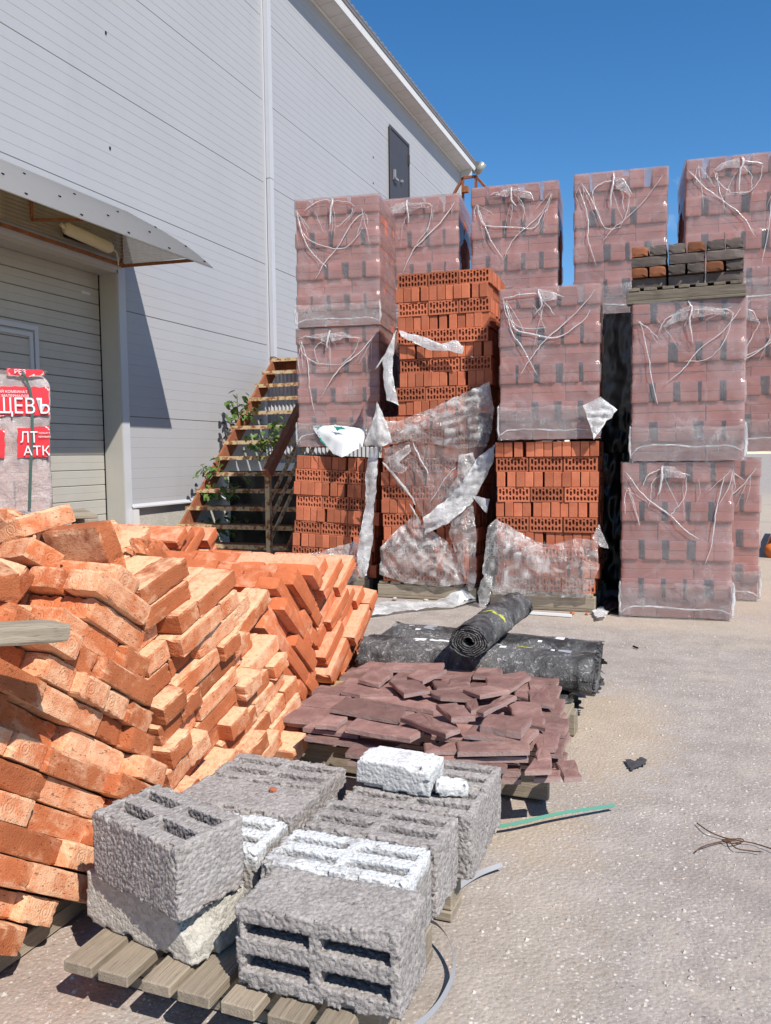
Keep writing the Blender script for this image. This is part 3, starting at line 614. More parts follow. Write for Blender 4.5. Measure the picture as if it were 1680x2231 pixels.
# ================================================================== PALLETS
def pallet(label, x0, x1, y0, y1, top, along='X', n=7, bt=0.022, mat='wood', group='wooden pallets', seed=0, over=0.0, foot=True, z0=0.0, inset=0.05):
    """deck boards run along `along`; stringers run across them"""
    rr = random.Random(seed); cx, cy = (x0 + x1)/2, (y0 + y1)/2
    t = thing('pallet', label, 'pallet', (cx, cy, z0), 0, group); w, d = x1 - x0, y1 - y0
    span, length = (d, w) if along == 'X' else (w, d)
    pitch = span/n; bw = pitch*0.72
    for i in range(n):
        c = -span/2 + pitch*(i + 0.5) + rr.uniform(-0.008, 0.008); Lb = length*rr.uniform(0.985, 1.0) + over; wv = bw*rr.uniform(0.88, 1.08)
        me = brick_mesh('board', Lb, wv, bt, M[mat], 0, 0.003)
        o = link('board', me, t, (0, c, top - z0 - bt/2) if along == 'X' else (c, 0, top - z0 - bt/2), (0, 0, rr.uniform(-0.006, 0.006) + (0 if along == 'X' else PI/2)))
    hh = top - z0 - bt - (bt if foot else 0)
    for i in range(3):
        c = (-length/2 + inset) + i*(length - 2*inset)/2
        me = brick_mesh('stringer', span, 0.09, hh - 0.002, M[mat], 0, 0.004)
        link('stringer', me, t, ((c, 0, top - z0 - bt - hh/2 - 0.001) if along == 'X' else (0, c, top - z0 - bt - hh/2 - 0.001)), (0, 0, PI/2 if along == 'X' else 0))
        if foot:
            me = brick_mesh('foot_board', span, 0.10, bt - 0.001, M[mat], 0, 0.003)
            link('foot_board', me, t, ((c, 0, bt/2) if along == 'X' else (0, c, bt/2)), (0, 0, PI/2 if along == 'X' else 0))
    return t

# ================================================================== FILM
def hood_film(pk, w, d, h, seed, arch=True, mat='film', amp=0.0035, holes=(), top_s=None, rnd_top=0.0):
    """stretch hood over a pack (local coords: x -w/2..w/2, y 0 front..d back, z 0..h) with open arches in the flanks"""
    mb = MB(); e = 0.012; r = 0.02; X0, X1, Y0, Y1 = -w/2 - e, w/2 + e, -e, d + e
    so = Vector((seed*5.1, seed*2.3, seed))
    per = []
    def side(p, q, n):
        for i in range(n): per.append((p[0] + (q[0] - p[0])*i/n, p[1] + (q[1] - p[1])*i/n))
    nx, nyy, nz = 36, 26, 64
    side((X0 + r, Y0), (X1 - r, Y0), nx); per.append((X1 - r*0.3, Y0 + r*0.3)); side((X1, Y0 + r), (X1, Y1 - r), nyy); per.append((X1 - r*0.3, Y1 - r*0.3)); side((X1 - r, Y1), (X0 + r, Y1), 10); per.append((X0 + r*0.3, Y1 - r*0.3)); side((X0, Y1 - r), (X0, Y0 + r), nyy); per.append((X0 + r*0.3, Y0 + r*0.3))
    n = len(per); cx, cy = 0, d/2
    for j in range(nz + 1):
        z = 0.006 + (h + 0.008 - 0.006)*j/nz
        for (x, y) in per:
            ox = 1 if x >= X1 - r else (-1 if x <= X0 + r else 0); oy = -1 if y <= Y0 + r else (1 if y >= Y1 - r else 0)
            P = Vector((x*9, y*9, z*5)) + so
            a = amp*(noise.noise(P) + 0.6*noise.noise(P*2.7)) + amp*0.6*noise.noise(Vector((x*40, y*40, z*4)) + so)
            sag = 0.0
            if top_s is not None:                                   # clings into every recessed double course
                cc = z/(h/16); sag = -0.009 if ((int(cc)//2) % 2 == 0) == top_s and cc < 15.6 else 0.0
                sag *= 0.6 + 0.8*(0.5 + 0.5*noise.noise(Vector((x*4, y*4, z*3)) + so))
            if rnd_top and z > h - rnd_top: tt = (z - h + rnd_top)/rnd_top; sag -= rnd_top*(1 - math.sqrt(max(0, 1 - tt*tt)))*0.8
            mb.v.append((x + ox*(a + sag), y + oy*(a + sag), z))
    X0e, Ye = X1, d
    for j in range(nz):
        zc = (j + 0.5)/nz
        for i in range(n):
            i2 = (i + 1) % n; xm = (per[i][0] + per[i2][0])/2; ym = (per[i][1] + per[i2][1])/2
            if arch and (xm > X1 - 0.003 or xm < X0 + 0.003):
                u = abs((ym - d/2)/(d*0.36)); top = 0.72 - 0.10*u*u + 0.02*noise.noise(Vector((ym*12, seed, 0)))
                if u < 1 and 0.10 < zc < top: continue
            if any(a <= xm <= b and c <= zc*h <= dd and ym < 0.02 for a, b, c, dd in holes): continue
            mb.f.append((j*n + i, j*n + i2, (j + 1)*n + i2, (j + 1)*n + i))
    b0 = len(mb.v); gx, gy = 16, 16
    for j in range(gy + 1):
        for i in range(gx + 1):
            x = X0 + (X1 - X0)*i/gx; y = Y0 + (Y1 - Y0)*j/gy; mb.v.append((x, y, h + 0.008 + 0.006*noise.noise(Vector((x*8, y*8, 0)) + so)))
    mb.f += [(b0 + j*(gx + 1) + i, b0 + j*(gx + 1) + i + 1, b0 + (j + 1)*(gx + 1) + i + 1, b0 + (j + 1)*(gx + 1) + i) for j in range(gy) for i in range(gx)]
    o = mb.build('film_wrap', M[mat], pk, True)
    return o
def fold(par, pts, r, mat='film_fold', flat=0.45, name='film_fold', n=5):
    P = smooth_path(pts, n); k = len(P); rs = [r*(0.35 + 0.65*math.sin(PI*min(1, (i + 0.7)/k*1.05))**0.7 if 0 < i < k - 1 else 0.25)*rnd.uniform(0.75, 1.2) for i in range(k)]
    rs = [max(1e-4, (x.real if isinstance(x, complex) else x)) for x in rs]
    P = [p + Vector((rnd.uniform(-1, 1)*0.004, rnd.uniform(-1, 0)*0.004, rnd.uniform(-1, 1)*0.004)) for p in P]
    return MB().tube(P, rs, 6, flat, up=(0, 1, 0)).build(name, M[mat], par, True)
def sheet(name, outline, mat, par, step=0.016, amp=0.012, bulge=0.03, seed=0, fr=9.0, face=None):
    """crumpled film patch: outline = list of world points lying roughly in a plane; grid-filled, snapped to the ragged outline"""
    P = [Vector(p) for p in outline]; c = sum(P, Vector())/len(P)
    nrm = Vector()
    for i in range(len(P)): nrm += (P[i] - c).cross(P[(i + 1) % len(P)] - c)
    nrm.normalize()
    if nrm.dot(Vector(face) if face else Vector(CAM) - c) < 0: nrm = -nrm
    u = Vector((nrm.y, -nrm.x, 0));
    if u.length < 1e-3: u = Vector((1, 0, 0))
    u.normalize(); v = nrm.cross(u)
    poly = [((p - c).dot(u), (p - c).dot(v)) for p in P]; hts = [(p - c).dot(nrm) for p in P]
    ragged = []; rr = random.Random(seed + 3)
    for i in range(len(poly)):
        (ax, ay), (bx, by) = poly[i], poly[(i + 1) % len(poly)]; L = math.hypot(bx - ax, by - ay); m = max(1, int(L/0.03)); ha, hb = hts[i], hts[(i + 1) % len(poly)]
        for k in range(m):
            t = k/m; j = 0.0 if k == 0 else rr.gauss(0, 0.003)
            ragged.append((ax + (bx - ax)*t - (by - ay)/L*j, ay + (by - ay)*t + (bx - ax)/L*j, ha + (hb - ha)*t))
    def inside(x, y):
        r_ = False; q = ragged; j = len(q) - 1
        for i in range(len(q)):
            if (q[i][1] > y) != (q[j][1] > y) and x < (q[j][0] - q[i][0])*(y - q[i][1])/(q[j][1] - q[i][1]) + q[i][0]: r_ = not r_
            j = i
        return r_
    xs = [p[0] for p in ragged]; ys = [p[1] for p in ragged]; x0, y0 = min(xs), min(ys); nx = int((max(xs) - x0)/step) + 2; ny = int((max(ys) - y0)/step) + 2
    R_ = np.array(ragged); so = Vector((seed*7.7, seed*1.9, 3)); ca, sa = math.cos(seed*1.7), math.sin(seed*1.7)
    cells = [(i, j) for i in range(nx) for j in range(ny) if inside(x0 + (i + 0.5)*step, y0 + (j + 0.5)*step)]
    idx = {}; mb = MB(); cnt = {}
    for i, j in cells:
        for k in ((i, j), (i + 1, j), (i + 1, j + 1), (i, j + 1)): cnt[k] = cnt.get(k, 0) + 1
    for k in cnt:
        x, y = x0 + k[0]*step, y0 + k[1]*step; d2 = (R_[:, 0] - x)**2 + (R_[:, 1] - y)**2; m = int(np.argmin(d2))
        edge = math.sqrt(d2[m])
        if cnt[k] < 4 and edge < step*1.3: x, y = R_[m, 0], R_[m, 1]; edge = 0
        wts = 1.0/(d2 + 1e-4)**1.5; h = float((wts*R_[:, 2]).sum()/wts.sum())
        q = Vector((x*fr*ca + y*fr*sa, (-x*fr*sa + y*fr*ca)*0.32, 0)) + so
        rid = abs(noise.noise(q)) ; rid2 = abs(noise.noise(q*2.3 + so)); z = h + bulge*min(1, edge/0.15) + amp*(1.6*(0.35 - rid) + 0.8*(0.3 - rid2))
        idx[k] = len(mb.v); mb.v.append(c + u*x + v*y + nrm*z)
    mb.f = [(idx[(i, j)], idx[(i + 1, j)], idx[(i + 1, j + 1)], idx[(i, j + 1)]) for i, j in cells]
    return mb.build(name, M[mat], par, True)

# ================================================================== PACKS
def core_box(par, w, d, h, mat):
    MB().lohi((-w/2 + 0.10, 0.275, 0.005), (w/2 - 0.10, d - 0.01, h - 0.075)).build('inner_bricks', M[mat], par)
def solid_pack(label, x, y, z, w=0.78, d=0.78, h=1.17, yaw=0.0, seed=1, film=True, folds=True, cat='brick pack', arch=True, top_s=True, group='film-wrapped brick packs', side=True, dark=0.0, mat='film', band=True, lean=(0, 0)):
    """pack of solid bricks laid in double courses: stretchers, then spaced headers; front-left-bottom corner at (x, y, z)"""
    rr = random.Random(seed); t = thing('brick_pack', label, cat, (x + w/2, y, z), yaw, group)
    t.rotation_euler = (lean[0], lean[1], yaw)
    nc = 16; ch = h/nc; s = w/0.78
    bw = 0.25*s*1.03; hw = 0.12*s*1.03
    def put(px, py, cz, rot, jit=0.004):
        o = link('brick', ME['pack'], t, (px + rr.uniform(-jit, jit), py + rr.uniform(-jit, jit) + 0.0, cz), (0, 0, rot + rr.uniform(-0.012, 0.012))); o.scale = (s*1.03, s*1.03, ch/0.065*0.985); return o
    nrow = int(d/(0.125*s)); hn = 5
    for c in range(nc):
        cz = ch*(c + 0.5); S = ((c//2) % 2 == 0) == top_s
        if S:
            ins = 0.018
            for i in range(3): put(-w/2 + w/3*(i + 0.5), hw/2 + ins + 0.004, cz, 0, 0.003)
            if side:
                for k in range(1, nrow): put(w/2 - bw/2, hw/2 + k*d/nrow, cz, 0)
                for k in range(1, nrow): put(-w/2 + bw/2, hw/2 + k*d/nrow, cz, 0)
        else:
            gap = [rr.uniform(0.5, 1.5) for _ in range(hn - 1)]; 
            if rr.random() < 0.6: gap[rr.randrange(hn - 1)] = 0.06
            tot = sum(gap); free = w - hn*hw; px = -w/2
            if c % 2 == 1 and c > 0: gap, jj = lastgap
            else: jj = rr.uniform(-0.006, 0.006); lastgap = (gap, jj)
            tot = sum(gap)
            for i in range(hn):
                put(px + hw/2, bw/2 + jj*0.5, cz, PI/2, 0.003); px += hw + (free*gap[i]/tot if i < hn - 1 else 0)
            if side:
                for k in (1, 2):
                    if bw*(k + 1) <= d + 0.05:
                        put(w/2 - hw/2, bw*(k + 0.5) + 0.004*k, cz, PI/2); put(-w/2 + hw/2, bw*(k + 0.5) + 0.004*k, cz, PI/2)
    for k in range(1, nrow):
        if side: put(0, hw/2 + k*d/nrow, ch*(nc - 0.5), 0)
    core_box(t, w, d, h, 'pack_brick')
    if film: hood_film(t, w, d, h, seed, arch, mat, top_s=top_s)
    if folds: pack_folds(t, w, h, rr)
    if band: pack_band(t, w, h, rr, seed)
    return t
def pack_folds(t, w, h, rr):
    """gathered creases where the hood was knotted: every pack draws its own mix of V, arcs, bow and hairlines"""
    y = -0.020; kx = rr.uniform(-0.14, 0.16)*w; kz = h - rr.uniform(0.015, 0.07)*h
    vx, vz = rr.uniform(-0.10, 0.16)*w, h*rr.uniform(0.44, 0.68)
    q = lambda x, z, dy=0.0: Vector((x + rr.gauss(0, 0.007), y - dy - rr.uniform(0, 0.004), z + rr.gauss(0, 0.007)))
    lx, rx_ = rr.uniform(-0.48, -0.36)*w, rr.uniform(0.36, 0.48)*w; lz, rz_ = h*rr.uniform(0.84, 0.97), h*rr.uniform(0.86, 0.985)
    style = rr.choice(('vee', 'vee', 'arc', 'slack'))
    def lp(a, b, f, s): return (a[0] + (b[0] - a[0])*f, a[1] + (b[1] - a[1])*f - s*h)
    L0, V0, R0 = (lx, lz), (vx, vz), (rx_, rz_); s1, s2 = rr.uniform(-0.03, 0.06), rr.uniform(-0.03, 0.06)
    tail = rr.uniform(0.02, 0.16)
    if style == 'vee':
        fold(t, [q(*L0), q(*lp(L0, V0, 0.3, s1)), q(*lp(L0, V0, 0.65, s1)), q(*V0), q(vx + tail*0.6*w, vz - tail*0.7*h)], rr.uniform(0.004, 0.008))
        fold(t, [q(*R0), q(*lp(R0, V0, 0.35, s2)), q(*lp(R0, V0, 0.7, s2)), q(vx + 0.03*w, vz + 0.03*h), q(vx - rr.uniform(0.0, 0.14)*w, vz - rr.uniform(0.02, 0.16)*h)], rr.uniform(0.004, 0.007))
    elif style == 'arc':
        mz = h*rr.uniform(0.60, 0.70)
        fold(t, [q(*L0), q(lx*0.8, (lz*h + mz*h)/2/h - 0.05*h), q(vx - 0.12*w, mz + 0.02*h), q(vx + 0.1*w, mz), q(rx_*0.75, mz + 0.09*h), q(rx_*0.9, rz_ - 0.12*h)], rr.uniform(0.004, 0.007))
        fold(t, [q(*L0), q(lx*0.85, h*0.74), q(lx*0.6, h*0.6), q(lx*rr.uniform(0.2, 0.5), h*rr.uniform(0.42, 0.55))], 0.005)
        fold(t, [q(*R0), q(*lp(R0, V0, 0.4, s2)), q(*lp(R0, (vx, mz), 1.0, 0)), q(vx - 0.15*w, mz - 0.1*h), q(vx - 0.28*w, mz - rr.uniform(0.14, 0.3)*h)], 0.005)
    else:
        sd = rr.choice((-1, 1))
        fold(t, [q(sd*0.46*w, h*0.94), q(sd*0.30*w, h*0.80), q(sd*0.08*w, h*0.68), q(-sd*0.06*w, h*0.60), q(-sd*0.2*w, h*rr.uniform(0.40, 0.52))], rr.uniform(0.004, 0.007))
        fold(t, [q(-sd*0.44*w, h*0.9), q(-sd*0.36*w, h*0.7), q(-sd*0.33*w, h*0.52), q(-sd*0.26*w, h*rr.uniform(0.25, 0.4))], 0.005)
    fold(t, [q(kx - 0.01*w, h*0.995, -0.01), q(kx, kz, 0.01), q(kx + rr.uniform(-0.02, 0.02)*w, kz - 0.08*h, 0.008), q(kx + rr.uniform(-0.05, 0.05)*w, kz - rr.uniform(0.12, 0.24)*h)], rr.uniform(0.008, 0.014), flat=0.7)
    arc = rr.uniform(0.18, 0.32)*h
    for sg in (-1, 1):
        ww = rr.uniform(0.16, 0.38)*w; dr = rr.uniform(0.02, 0.14)*h
        fold(t, [q(kx, kz), q(kx + sg*ww*0.4, kz - rr.uniform(-0.01, 0.02)*h), q(kx + sg*ww*0.8, kz - dr*0.4), q(kx + sg*ww, kz - dr)], rr.uniform(0.003, 0.007))
        if rr.random() < 0.55: fold(t, [q(kx + sg*ww, kz - dr), q(kx + sg*ww*0.85, kz - arc*0.6), q(kx + sg*ww*0.4, kz - arc), q(vx*0.5, kz - arc*1.05)], 0.0038)
        if rr.random() < 0.35: fold(t, [q(kx, kz - 0.02*h), q(kx + sg*ww*0.45, kz - 0.09*h), q(kx + sg*ww*0.5, kz - 0.16*h), q(kx + sg*0.12*w, kz - 0.24*h)], 0.003)
        if rr.random() < 0.45: continue
        tri = [q(kx, kz + 0.02*h, 0.006), q(kx + sg*ww*0.45, kz + 0.012*h, 0.004), q(kx + sg*ww, kz - dr, 0.004), q(kx + sg*ww*0.5, kz - dr*0.5 - 0.02*h, 0.006), q(kx + sg*0.02*w, kz - 0.06*h, 0.008)]
        sheet('film_wing', tri, 'film_wing', t, 0.02, 0.004, 0.008, rr.randrange(99), 14, (0, -1, 0))
    for _ in range(rr.randrange(5, 12)):                          # hairline creases fanning from the knot and the corners
        ox, oz = rr.choice(((kx, kz - 0.03*h), (lx, lz), (rx_, rz_), (rr.uniform(-0.4, 0.4)*w, h*0.9)))
        a = rr.uniform(-0.16, 0.16)*w; e = rr.uniform(0.08, 0.3)*h
        fold(t, [q(ox, oz), q(ox*0.9 + a*0.6, oz - e*0.5), q(max(-0.46*w, min(0.46*w, ox*0.8 + a)), oz - e)], rr.uniform(0.0012, 0.0028))
def pack_band(t, w, h, rr, seed):
    y = -0.024; hh = rr.uniform(0.17, 0.23)*h; q = lambda x, z, dy=0.0: Vector((x*w, y - dy, z))
    ol = [q(-0.52, 0.0), q(0.52, 0.0), q(0.525, hh*1.05, 0.004), q(0.3, hh*0.98), q(0.05, hh*1.03), q(-0.2, hh*0.97), q(-0.52, hh*1.02, 0.004)]
    sheet('film_band', ol, 'film_band', t, 0.022, 0.008, 0.004, seed, 11, (0, -1, 0))
    c0 = hh*rr.uniform(0.25, 0.45)
    fold(t, [q(-0.51, c0*0.4), q(-0.42, c0*1.1), q(-0.2, c0*1.25), q(0.1, c0*1.05), q(0.38, c0*1.15), q(0.51, c0*0.5)], 0.008)
    fold(t, [q(0.505, 0.02), q(0.515, hh*0.5), q(0.51, hh*1.1)], 0.014)
    fold(t, [q(-0.505, 0.02), q(-0.515, hh*0.5), q(-0.51, hh*1.05)], 0.009)

def hollow_stack(label, x, y, z, w=0.80, d=0.80, courses=8, yaw=0.0, seed=1, first='N', group='stacks of hollow terracotta bricks', shift=0.012, ch=0.12, lean=(0, 0), topless=0, cat='brick stack', core=True):
    """hollow bricks on edge: courses with the slotted bed face out (N=0) alternate with courses of brick ends"""
    rr = random.Random(seed); t = thing('hollow_brick_stack', label, cat, (x + w/2, y, z), yaw, group); t.rotation_euler = (lean[0], lean[1], yaw)
    s = w/0.775; s3 = w/3/0.2545
    nb = 11
    for c in range(courses):
        cz = ch*(c + 0.5); dx = rr.uniform(-shift, shift); cyaw = rr.gauss(0, 0.012); dy = rr.uniform(-shift, shift)*0.6; holes = (c % 2 == (0 if first == 'H' else 1))
        if holes:
            for i in range(3):
                o = link('brick', ME['hollow'], t, (dx - w/2 + w/3*(i + 0.5) + rr.uniform(-0.003, 0.003), dy + 0.034 + rr.uniform(-0.006, 0.006), cz), (0, 0, rr.uniform(-0.015, 0.015))); o.scale = (s3*0.985, 1, ch/0.12*0.985)
            for k in range(1, 11):
                for sg in (1, -1):
                    o = link('brick', ME['hollow_plain'], t, (dx + sg*(w/2 - 0.125*s3 + rr.uniform(-0.008, 0.006)), 0.034 + k*(d - 0.068)/10.0, cz), (PI/2, 0, 0)); o.scale = (s3*0.985, ch/0.12*0.985, 1)
        else:
            px = -w/2 + dx; gaps = [0.002]*nb; gi = rr.sample(range(nb - 1), 2)
            free = w - nb*0.0655*s3
            for g_ in gi: gaps[g_] += max(0, free)/2*rr.uniform(0.5, 1.2)
            bwid = 0.0655*s3
            for i in range(nb):
                if px + bwid > w/2 + dx + 0.03: break
                o = link('brick', ME['hollow_plain'], t, (px + bwid/2, 0.125 + dy + rr.uniform(-0.008, 0.006), cz), (PI/2, 0, PI/2 + rr.uniform(-0.02, 0.02))); o.scale = (1, ch/0.12*0.985, s3*0.97)
                px += bwid + gaps[i]
            for k in range(3):
                for sg in (1, -1):
                    if sg < 0 and k == 0: continue
                    o = link('brick', ME['hollow'], t, (dx + sg*(w/2 - 0.034 + 0.002), 0.125 + k*(d - 0.25)/2 + (0.006 if k == 0 else 0), cz), (0, 0, PI/2)); o.scale = ((0.24 if k == 0 else 0.25)/0.25, 1, ch/0.12*0.985)
    if core: MB().lohi((-w/2 + 0.075, 0.12, 0.004), (w/2 - 0.075, d - 0.02, courses*ch - 0.004)).build('inner_bricks', M['hollow_brick'], t)
    return t

# ---- front row
# E column (right of the dark gap)
solid_pack('wrapped brick pack standing on the asphalt at the front right', 5.565, 6.50, 0.003, 0.78, 0.78, 1.165, R(5), 21)
solid_pack('wrapped brick pack directly under the pallet of dark bricks', 5.63, 6.50, 1.18, 0.78, 0.78, 1.165, R(3), 22)
# D column
pallet('wooden pallet under the open hollow brick stack beside the dark gap', 4.52, 5.36, 6.55, 7.35, 0.14, 'Y', 7, seed=3)
D1 = hollow_stack('hollow brick stack with torn film skirt, beside the dark gap', 4.57, 6.58, 0.142, 0.80, 0.80, 10, R(3), 31, 'H', shift=0.010)
D2 = solid_pack('wrapped brick pack resting on open hollow bricks, beside the dark gap', 4.61, 6.56, 1.36, 0.77, 0.78, 1.18, R(5), 32, top_s=True)
# C column
pallet('wooden pallet under the hollow brick stack draped in torn film', 3.46, 4.36, 6.72, 7.5, 0.14, 'Y', 8, seed=4)
C1 = hollow_stack('lower hollow brick stack hidden behind hanging torn film', 3.50, 6.76, 0.142, 0.84, 0.80, 12, R(2), 33, 'H', shift=0.012)
C2 = hollow_stack('tallest unwrapped stack of hollow terracotta bricks, top centre', 3.66, 6.76, 1.59, 0.80, 0.80, 10, R(3), 34, 'N', shift=0.022)
# A column
pallet('wooden pallet under the left hollow brick stack by the stairs', 2.46, 3.3, 6.92, 7.7, 0.14, 'Y', 7, seed=5)
A1 = hollow_stack('stepped hollow brick stack beside the rusty stairs', 2.52, 6.95, 0.142, 0.80, 0.80, 9, R(4), 35, 'N', shift=0.02, ch=0.122, lean=(0, R(3.0)))
A2 = solid_pack('dusty wrapped brick pack in the middle of the leftmost column', 2.60, 6.98, 1.335, 0.78, 0.78, 1.08, R(9), 36, mat='film', band=True, arch=False)
A3 = solid_pack('shiny crinkled wrapped pack on top of the leftmost column', 2.61, 6.98, 2.43, 0.78, 0.78, 1.15, R(9), 37, mat='film', arch=False)
# ---- rear row, three high
for i, (nm, X0) in enumerate((('second from the left', 3.10), ('third from the left', 4.05), ('fourth from the left', 5.01), ('nearest the right edge', 5.96))):
    solid_pack('high wrapped brick pack against the sky, %s' % nm, X0, 7.80, 2.50, 0.80, 0.80, 1.25, R(6 if i else 7), 50 + i)
    if i != 2: solid_pack('wrapped brick pack in the middle of the rear column, %s' % nm, X0, 7.80 if i < 3 else 7.50, 1.245, 0.80, 0.80, 1.24, R(4), 60 + i, folds=(i != 1), band=(i in (0, 3)))
    if i == 3: solid_pack('wrapped brick pack at ground level behind the front right column', 5.80, 7.44, 0.003, 0.78, 0.78, 1.185, R(4), 65)
    elif i != 2: solid_pack('wrapped brick pack at the foot of the rear column, %s' % nm, X0, 7.80, 0.003, 0.80, 0.80, 1.235, R(2), 70 + i, folds=False, side=False, band=False)
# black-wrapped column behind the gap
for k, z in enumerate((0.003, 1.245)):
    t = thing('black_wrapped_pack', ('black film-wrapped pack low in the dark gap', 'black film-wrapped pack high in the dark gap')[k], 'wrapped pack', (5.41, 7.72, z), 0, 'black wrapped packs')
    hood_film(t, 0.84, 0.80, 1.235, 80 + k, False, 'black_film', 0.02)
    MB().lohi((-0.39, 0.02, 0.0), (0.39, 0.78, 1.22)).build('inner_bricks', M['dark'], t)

# ---- dark clinker bricks on their pallet, top of the E column
ztop = 2.35
pallet('dark weathered pallet carrying the dark clinker bricks', 5.585, 6.405, 6.48, 7.26, ztop + 0.115, 'Y', 7, mat='wood_dark', seed=8, z0=ztop)
ME['kl'] = brick_mesh('clinker', 0.25, 0.12, 0.075, M['klinker'], 3, 0.003, 0.006, 3); ME['klr'] = brick_mesh('clinker_rust', 0.25, 0.12, 0.075, M['klinker_rust'], 3, 0.003, 0.006, 4)
KL = thing('clinker_brick_stack', 'low stack of dark brown clinker bricks on a pallet, high on the right', 'brick stack', (6.0, 6.5, ztop + 0.117)); rr = random.Random(9)
for c in range(3):
    cz = 0.0755*(c + 0.5) + 0.001
    for gx in range(3):
        gxo = -0.385 + gx*0.262
        if c % 2 == 0:
            for k in range(4):
                link('brick', ME['kl'], KL, (gxo + 0.125, 0.06 + k*0.13 + rr.uniform(-0.01, 0.008) + (0.03 if c == 0 else 0), cz), (0, 0, rr.uniform(-0.02, 0.02)))
        else:
            for k in range(2):
                for b in range(2): link('brick', ME['klr' if rr.random() < 0.33 else 'kl'], KL, (gxo + 0.06 + k*0.13, 0.125 + b*0.255 + rr.uniform(-0.01, 0.008), cz), (0, 0, PI/2 + rr.uniform(-0.03, 0.03)))
for gx in range(3):
    for k in range(2):
        link('brick', ME['klr' if (gx, k) in ((0, 0), (1, 1)) else 'kl'], KL, (-0.385 + gx*0.262 + 0.06 + k*0.13, 0.125, 0.0755*3.5 + 0.002), (0, 0, PI/2 + rr.uniform(-0.03, 0.03)))
# ================================================================== LEANING BRICK STACKS
OLD = [brick_mesh('old_brick', 0.25, 0.12, 0.065, M['old_brick'], 6, 0.0016, 0.0035, s) for s in range(6)]
OLDB = [brick_mesh('broken_old_brick', L, 0.12, 0.065, M['old_brick'], 6, 0.002, 0.008, 20 + i, True) for i, L in enumerate((0.17, 0.13, 0.20))]
NEW = [brick_mesh('new_brick', 0.25, 0.12, 0.065, M['new_brick'], 3, 0.0025, 0.005, 30 + s) for s in range(4)]
def herring(name, meshes, Yc, Ya, Yb, aL, aR, Xf, back, ztop, zb, seed, stack, group, t=0.0672, jx=0.016, jr=0.02, deep=0.0, hdr=0.5, deepx=0.6, toe=0.0, names=('left half', 'right half')):
    """bricks tilted towards a V seam at Y=Yc; every brick is its own object; those behind the outer layer go to one mesh"""
    rr = random.Random(seed); inner = MB(); out = []
    for side, ang in ((-1, aL), (1, aR)):
        a = R(ang); u = Vector((0, math.cos(a), math.sin(a))); nv = Vector((0, -math.sin(a), math.cos(a))); q = (u if side > 0 else -u)   # q runs outwards and up
        tana = abs(math.tan(a)); course = 0
        for j in range(-14, 40):
            v0 = j*t; P = Vector((0, Yc, zb)) + nv*v0
            # slide outwards until the whole course end is clear of the seam and of the pallet
            corners = [P, P + nv*t]; need = max(0.0, max((-(c.y - Yc)*side)/(math.cos(a)) for c in corners))
            need = max(need, max(0.0, (zb - P.z)/max(1e-3, abs(math.sin(a)))))
            s = need + 0.002; placed = 0; first = True
            while True:
                header = rr.random() < hdr; L = 0.12 if header else 0.25
                mid = P + q*(s + L/2) + nv*(t/2)
                if mid.y < Ya or mid.y > Yb: break
                top = ztop(mid.y)
                if mid.z > top: break
                if first: course += 1; first = False
                placed += 1
                rot = Euler((a, 0, 0)).to_quaternion()
                x = Xf + toe*max(0.0, min(1.0, (0.42 - mid.z)/0.34))
                dx = rr.uniform(-jx, jx)*(1.0 if side < 0 else 1.6) - (0.06*rr.random() if rr.random() < 0.22 else 0)
                layers = [(0.25 if header else 0.12)]
                near_top = mid.z > top - deep*(1.0 if deep else 0)
                full = []
                while x - layers[-1]*0.5 > Xf - back and len(full) < 12:
                    w = 0.25 if header else 0.12
                    full.append(x - w/2); x -= w + 0.004
                    if len(full) > 12: break
                for li, xc in enumerate(full):
                    pos = Vector((xc + (dx if li == 0 else rr.uniform(-0.01, 0.01)), mid.y, mid.z)) + q*rr.uniform(-0.002, 0.004)
                    if li == 0 or (near_top and xc > Xf - deepx):
                        me = rr.choice(meshes); o = link(name, me); o.rotation_mode = 'QUATERNION'
                        base = Euler((0, 0, 0 if header else PI/2)).to_quaternion()
                        flip = Euler((rr.choice((0, PI)), 0, rr.choice((0, PI)))).to_quaternion()
                        jit = Euler((rr.gauss(0, jr*0.5), rr.gauss(0, jr), rr.gauss(0, jr))).to_quaternion()
                        o.rotation_quaternion = jit @ rot @ base @ flip; o.location = pos
                        if li == 0: lab = '%s brick from the V seam, %s slanting course up, %s of %s' % (ordw(placed), ordw(course), names[0 if side < 0 else 1], stack)
                        else: lab = '%s brick in, %s from seam, %s course, %s crest, %s' % (ordw(li + 1), ordw(placed), ordw(course), names[0 if side < 0 else 1], stack)
                        tag(o, lab, 'brick', group); out.append(o)
                    elif li in (1, 2) or near_top:
                        w, hgt = (0.25, 0.12) if header else (0.12, 0.25)
                        inner.box(pos, (w, hgt, 0.065), rot.to_matrix())
                s += L + rr.uniform(0.001, 0.006)
    o = inner.build('stacked_bricks', meshes[0].materials[0]); tag(o, 'bricks packed behind the face of %s' % stack, 'brick'); stuff(o)
    return out
LOOSE = []
pallet('old pallet under the near stack of stained bricks', 3.40, 4.57, 1.25, 2.86, 0.075, 'X', 10, mat='wood', seed=12, foot=False)
P1 = herring('brick', OLD, 2.03, 0.95, 2.93, -34, 17, 4.60, 0.95, lambda y: 0.86 if y < 2.4 else 0.86 - (y - 2.4)*0.82, 0.077, 5, 'near stained stack', 'stained bricks in the near leaning stack', jx=0.028, jr=0.018, deep=0.10, deepx=0.5, toe=0.10, hdr=0.70)
pallet('pale new pallet under the fresh orange brick stack', 3.4, 4.52, 3.0, 4.15, 0.13, 'X', 8, mat='wood_new', seed=13)
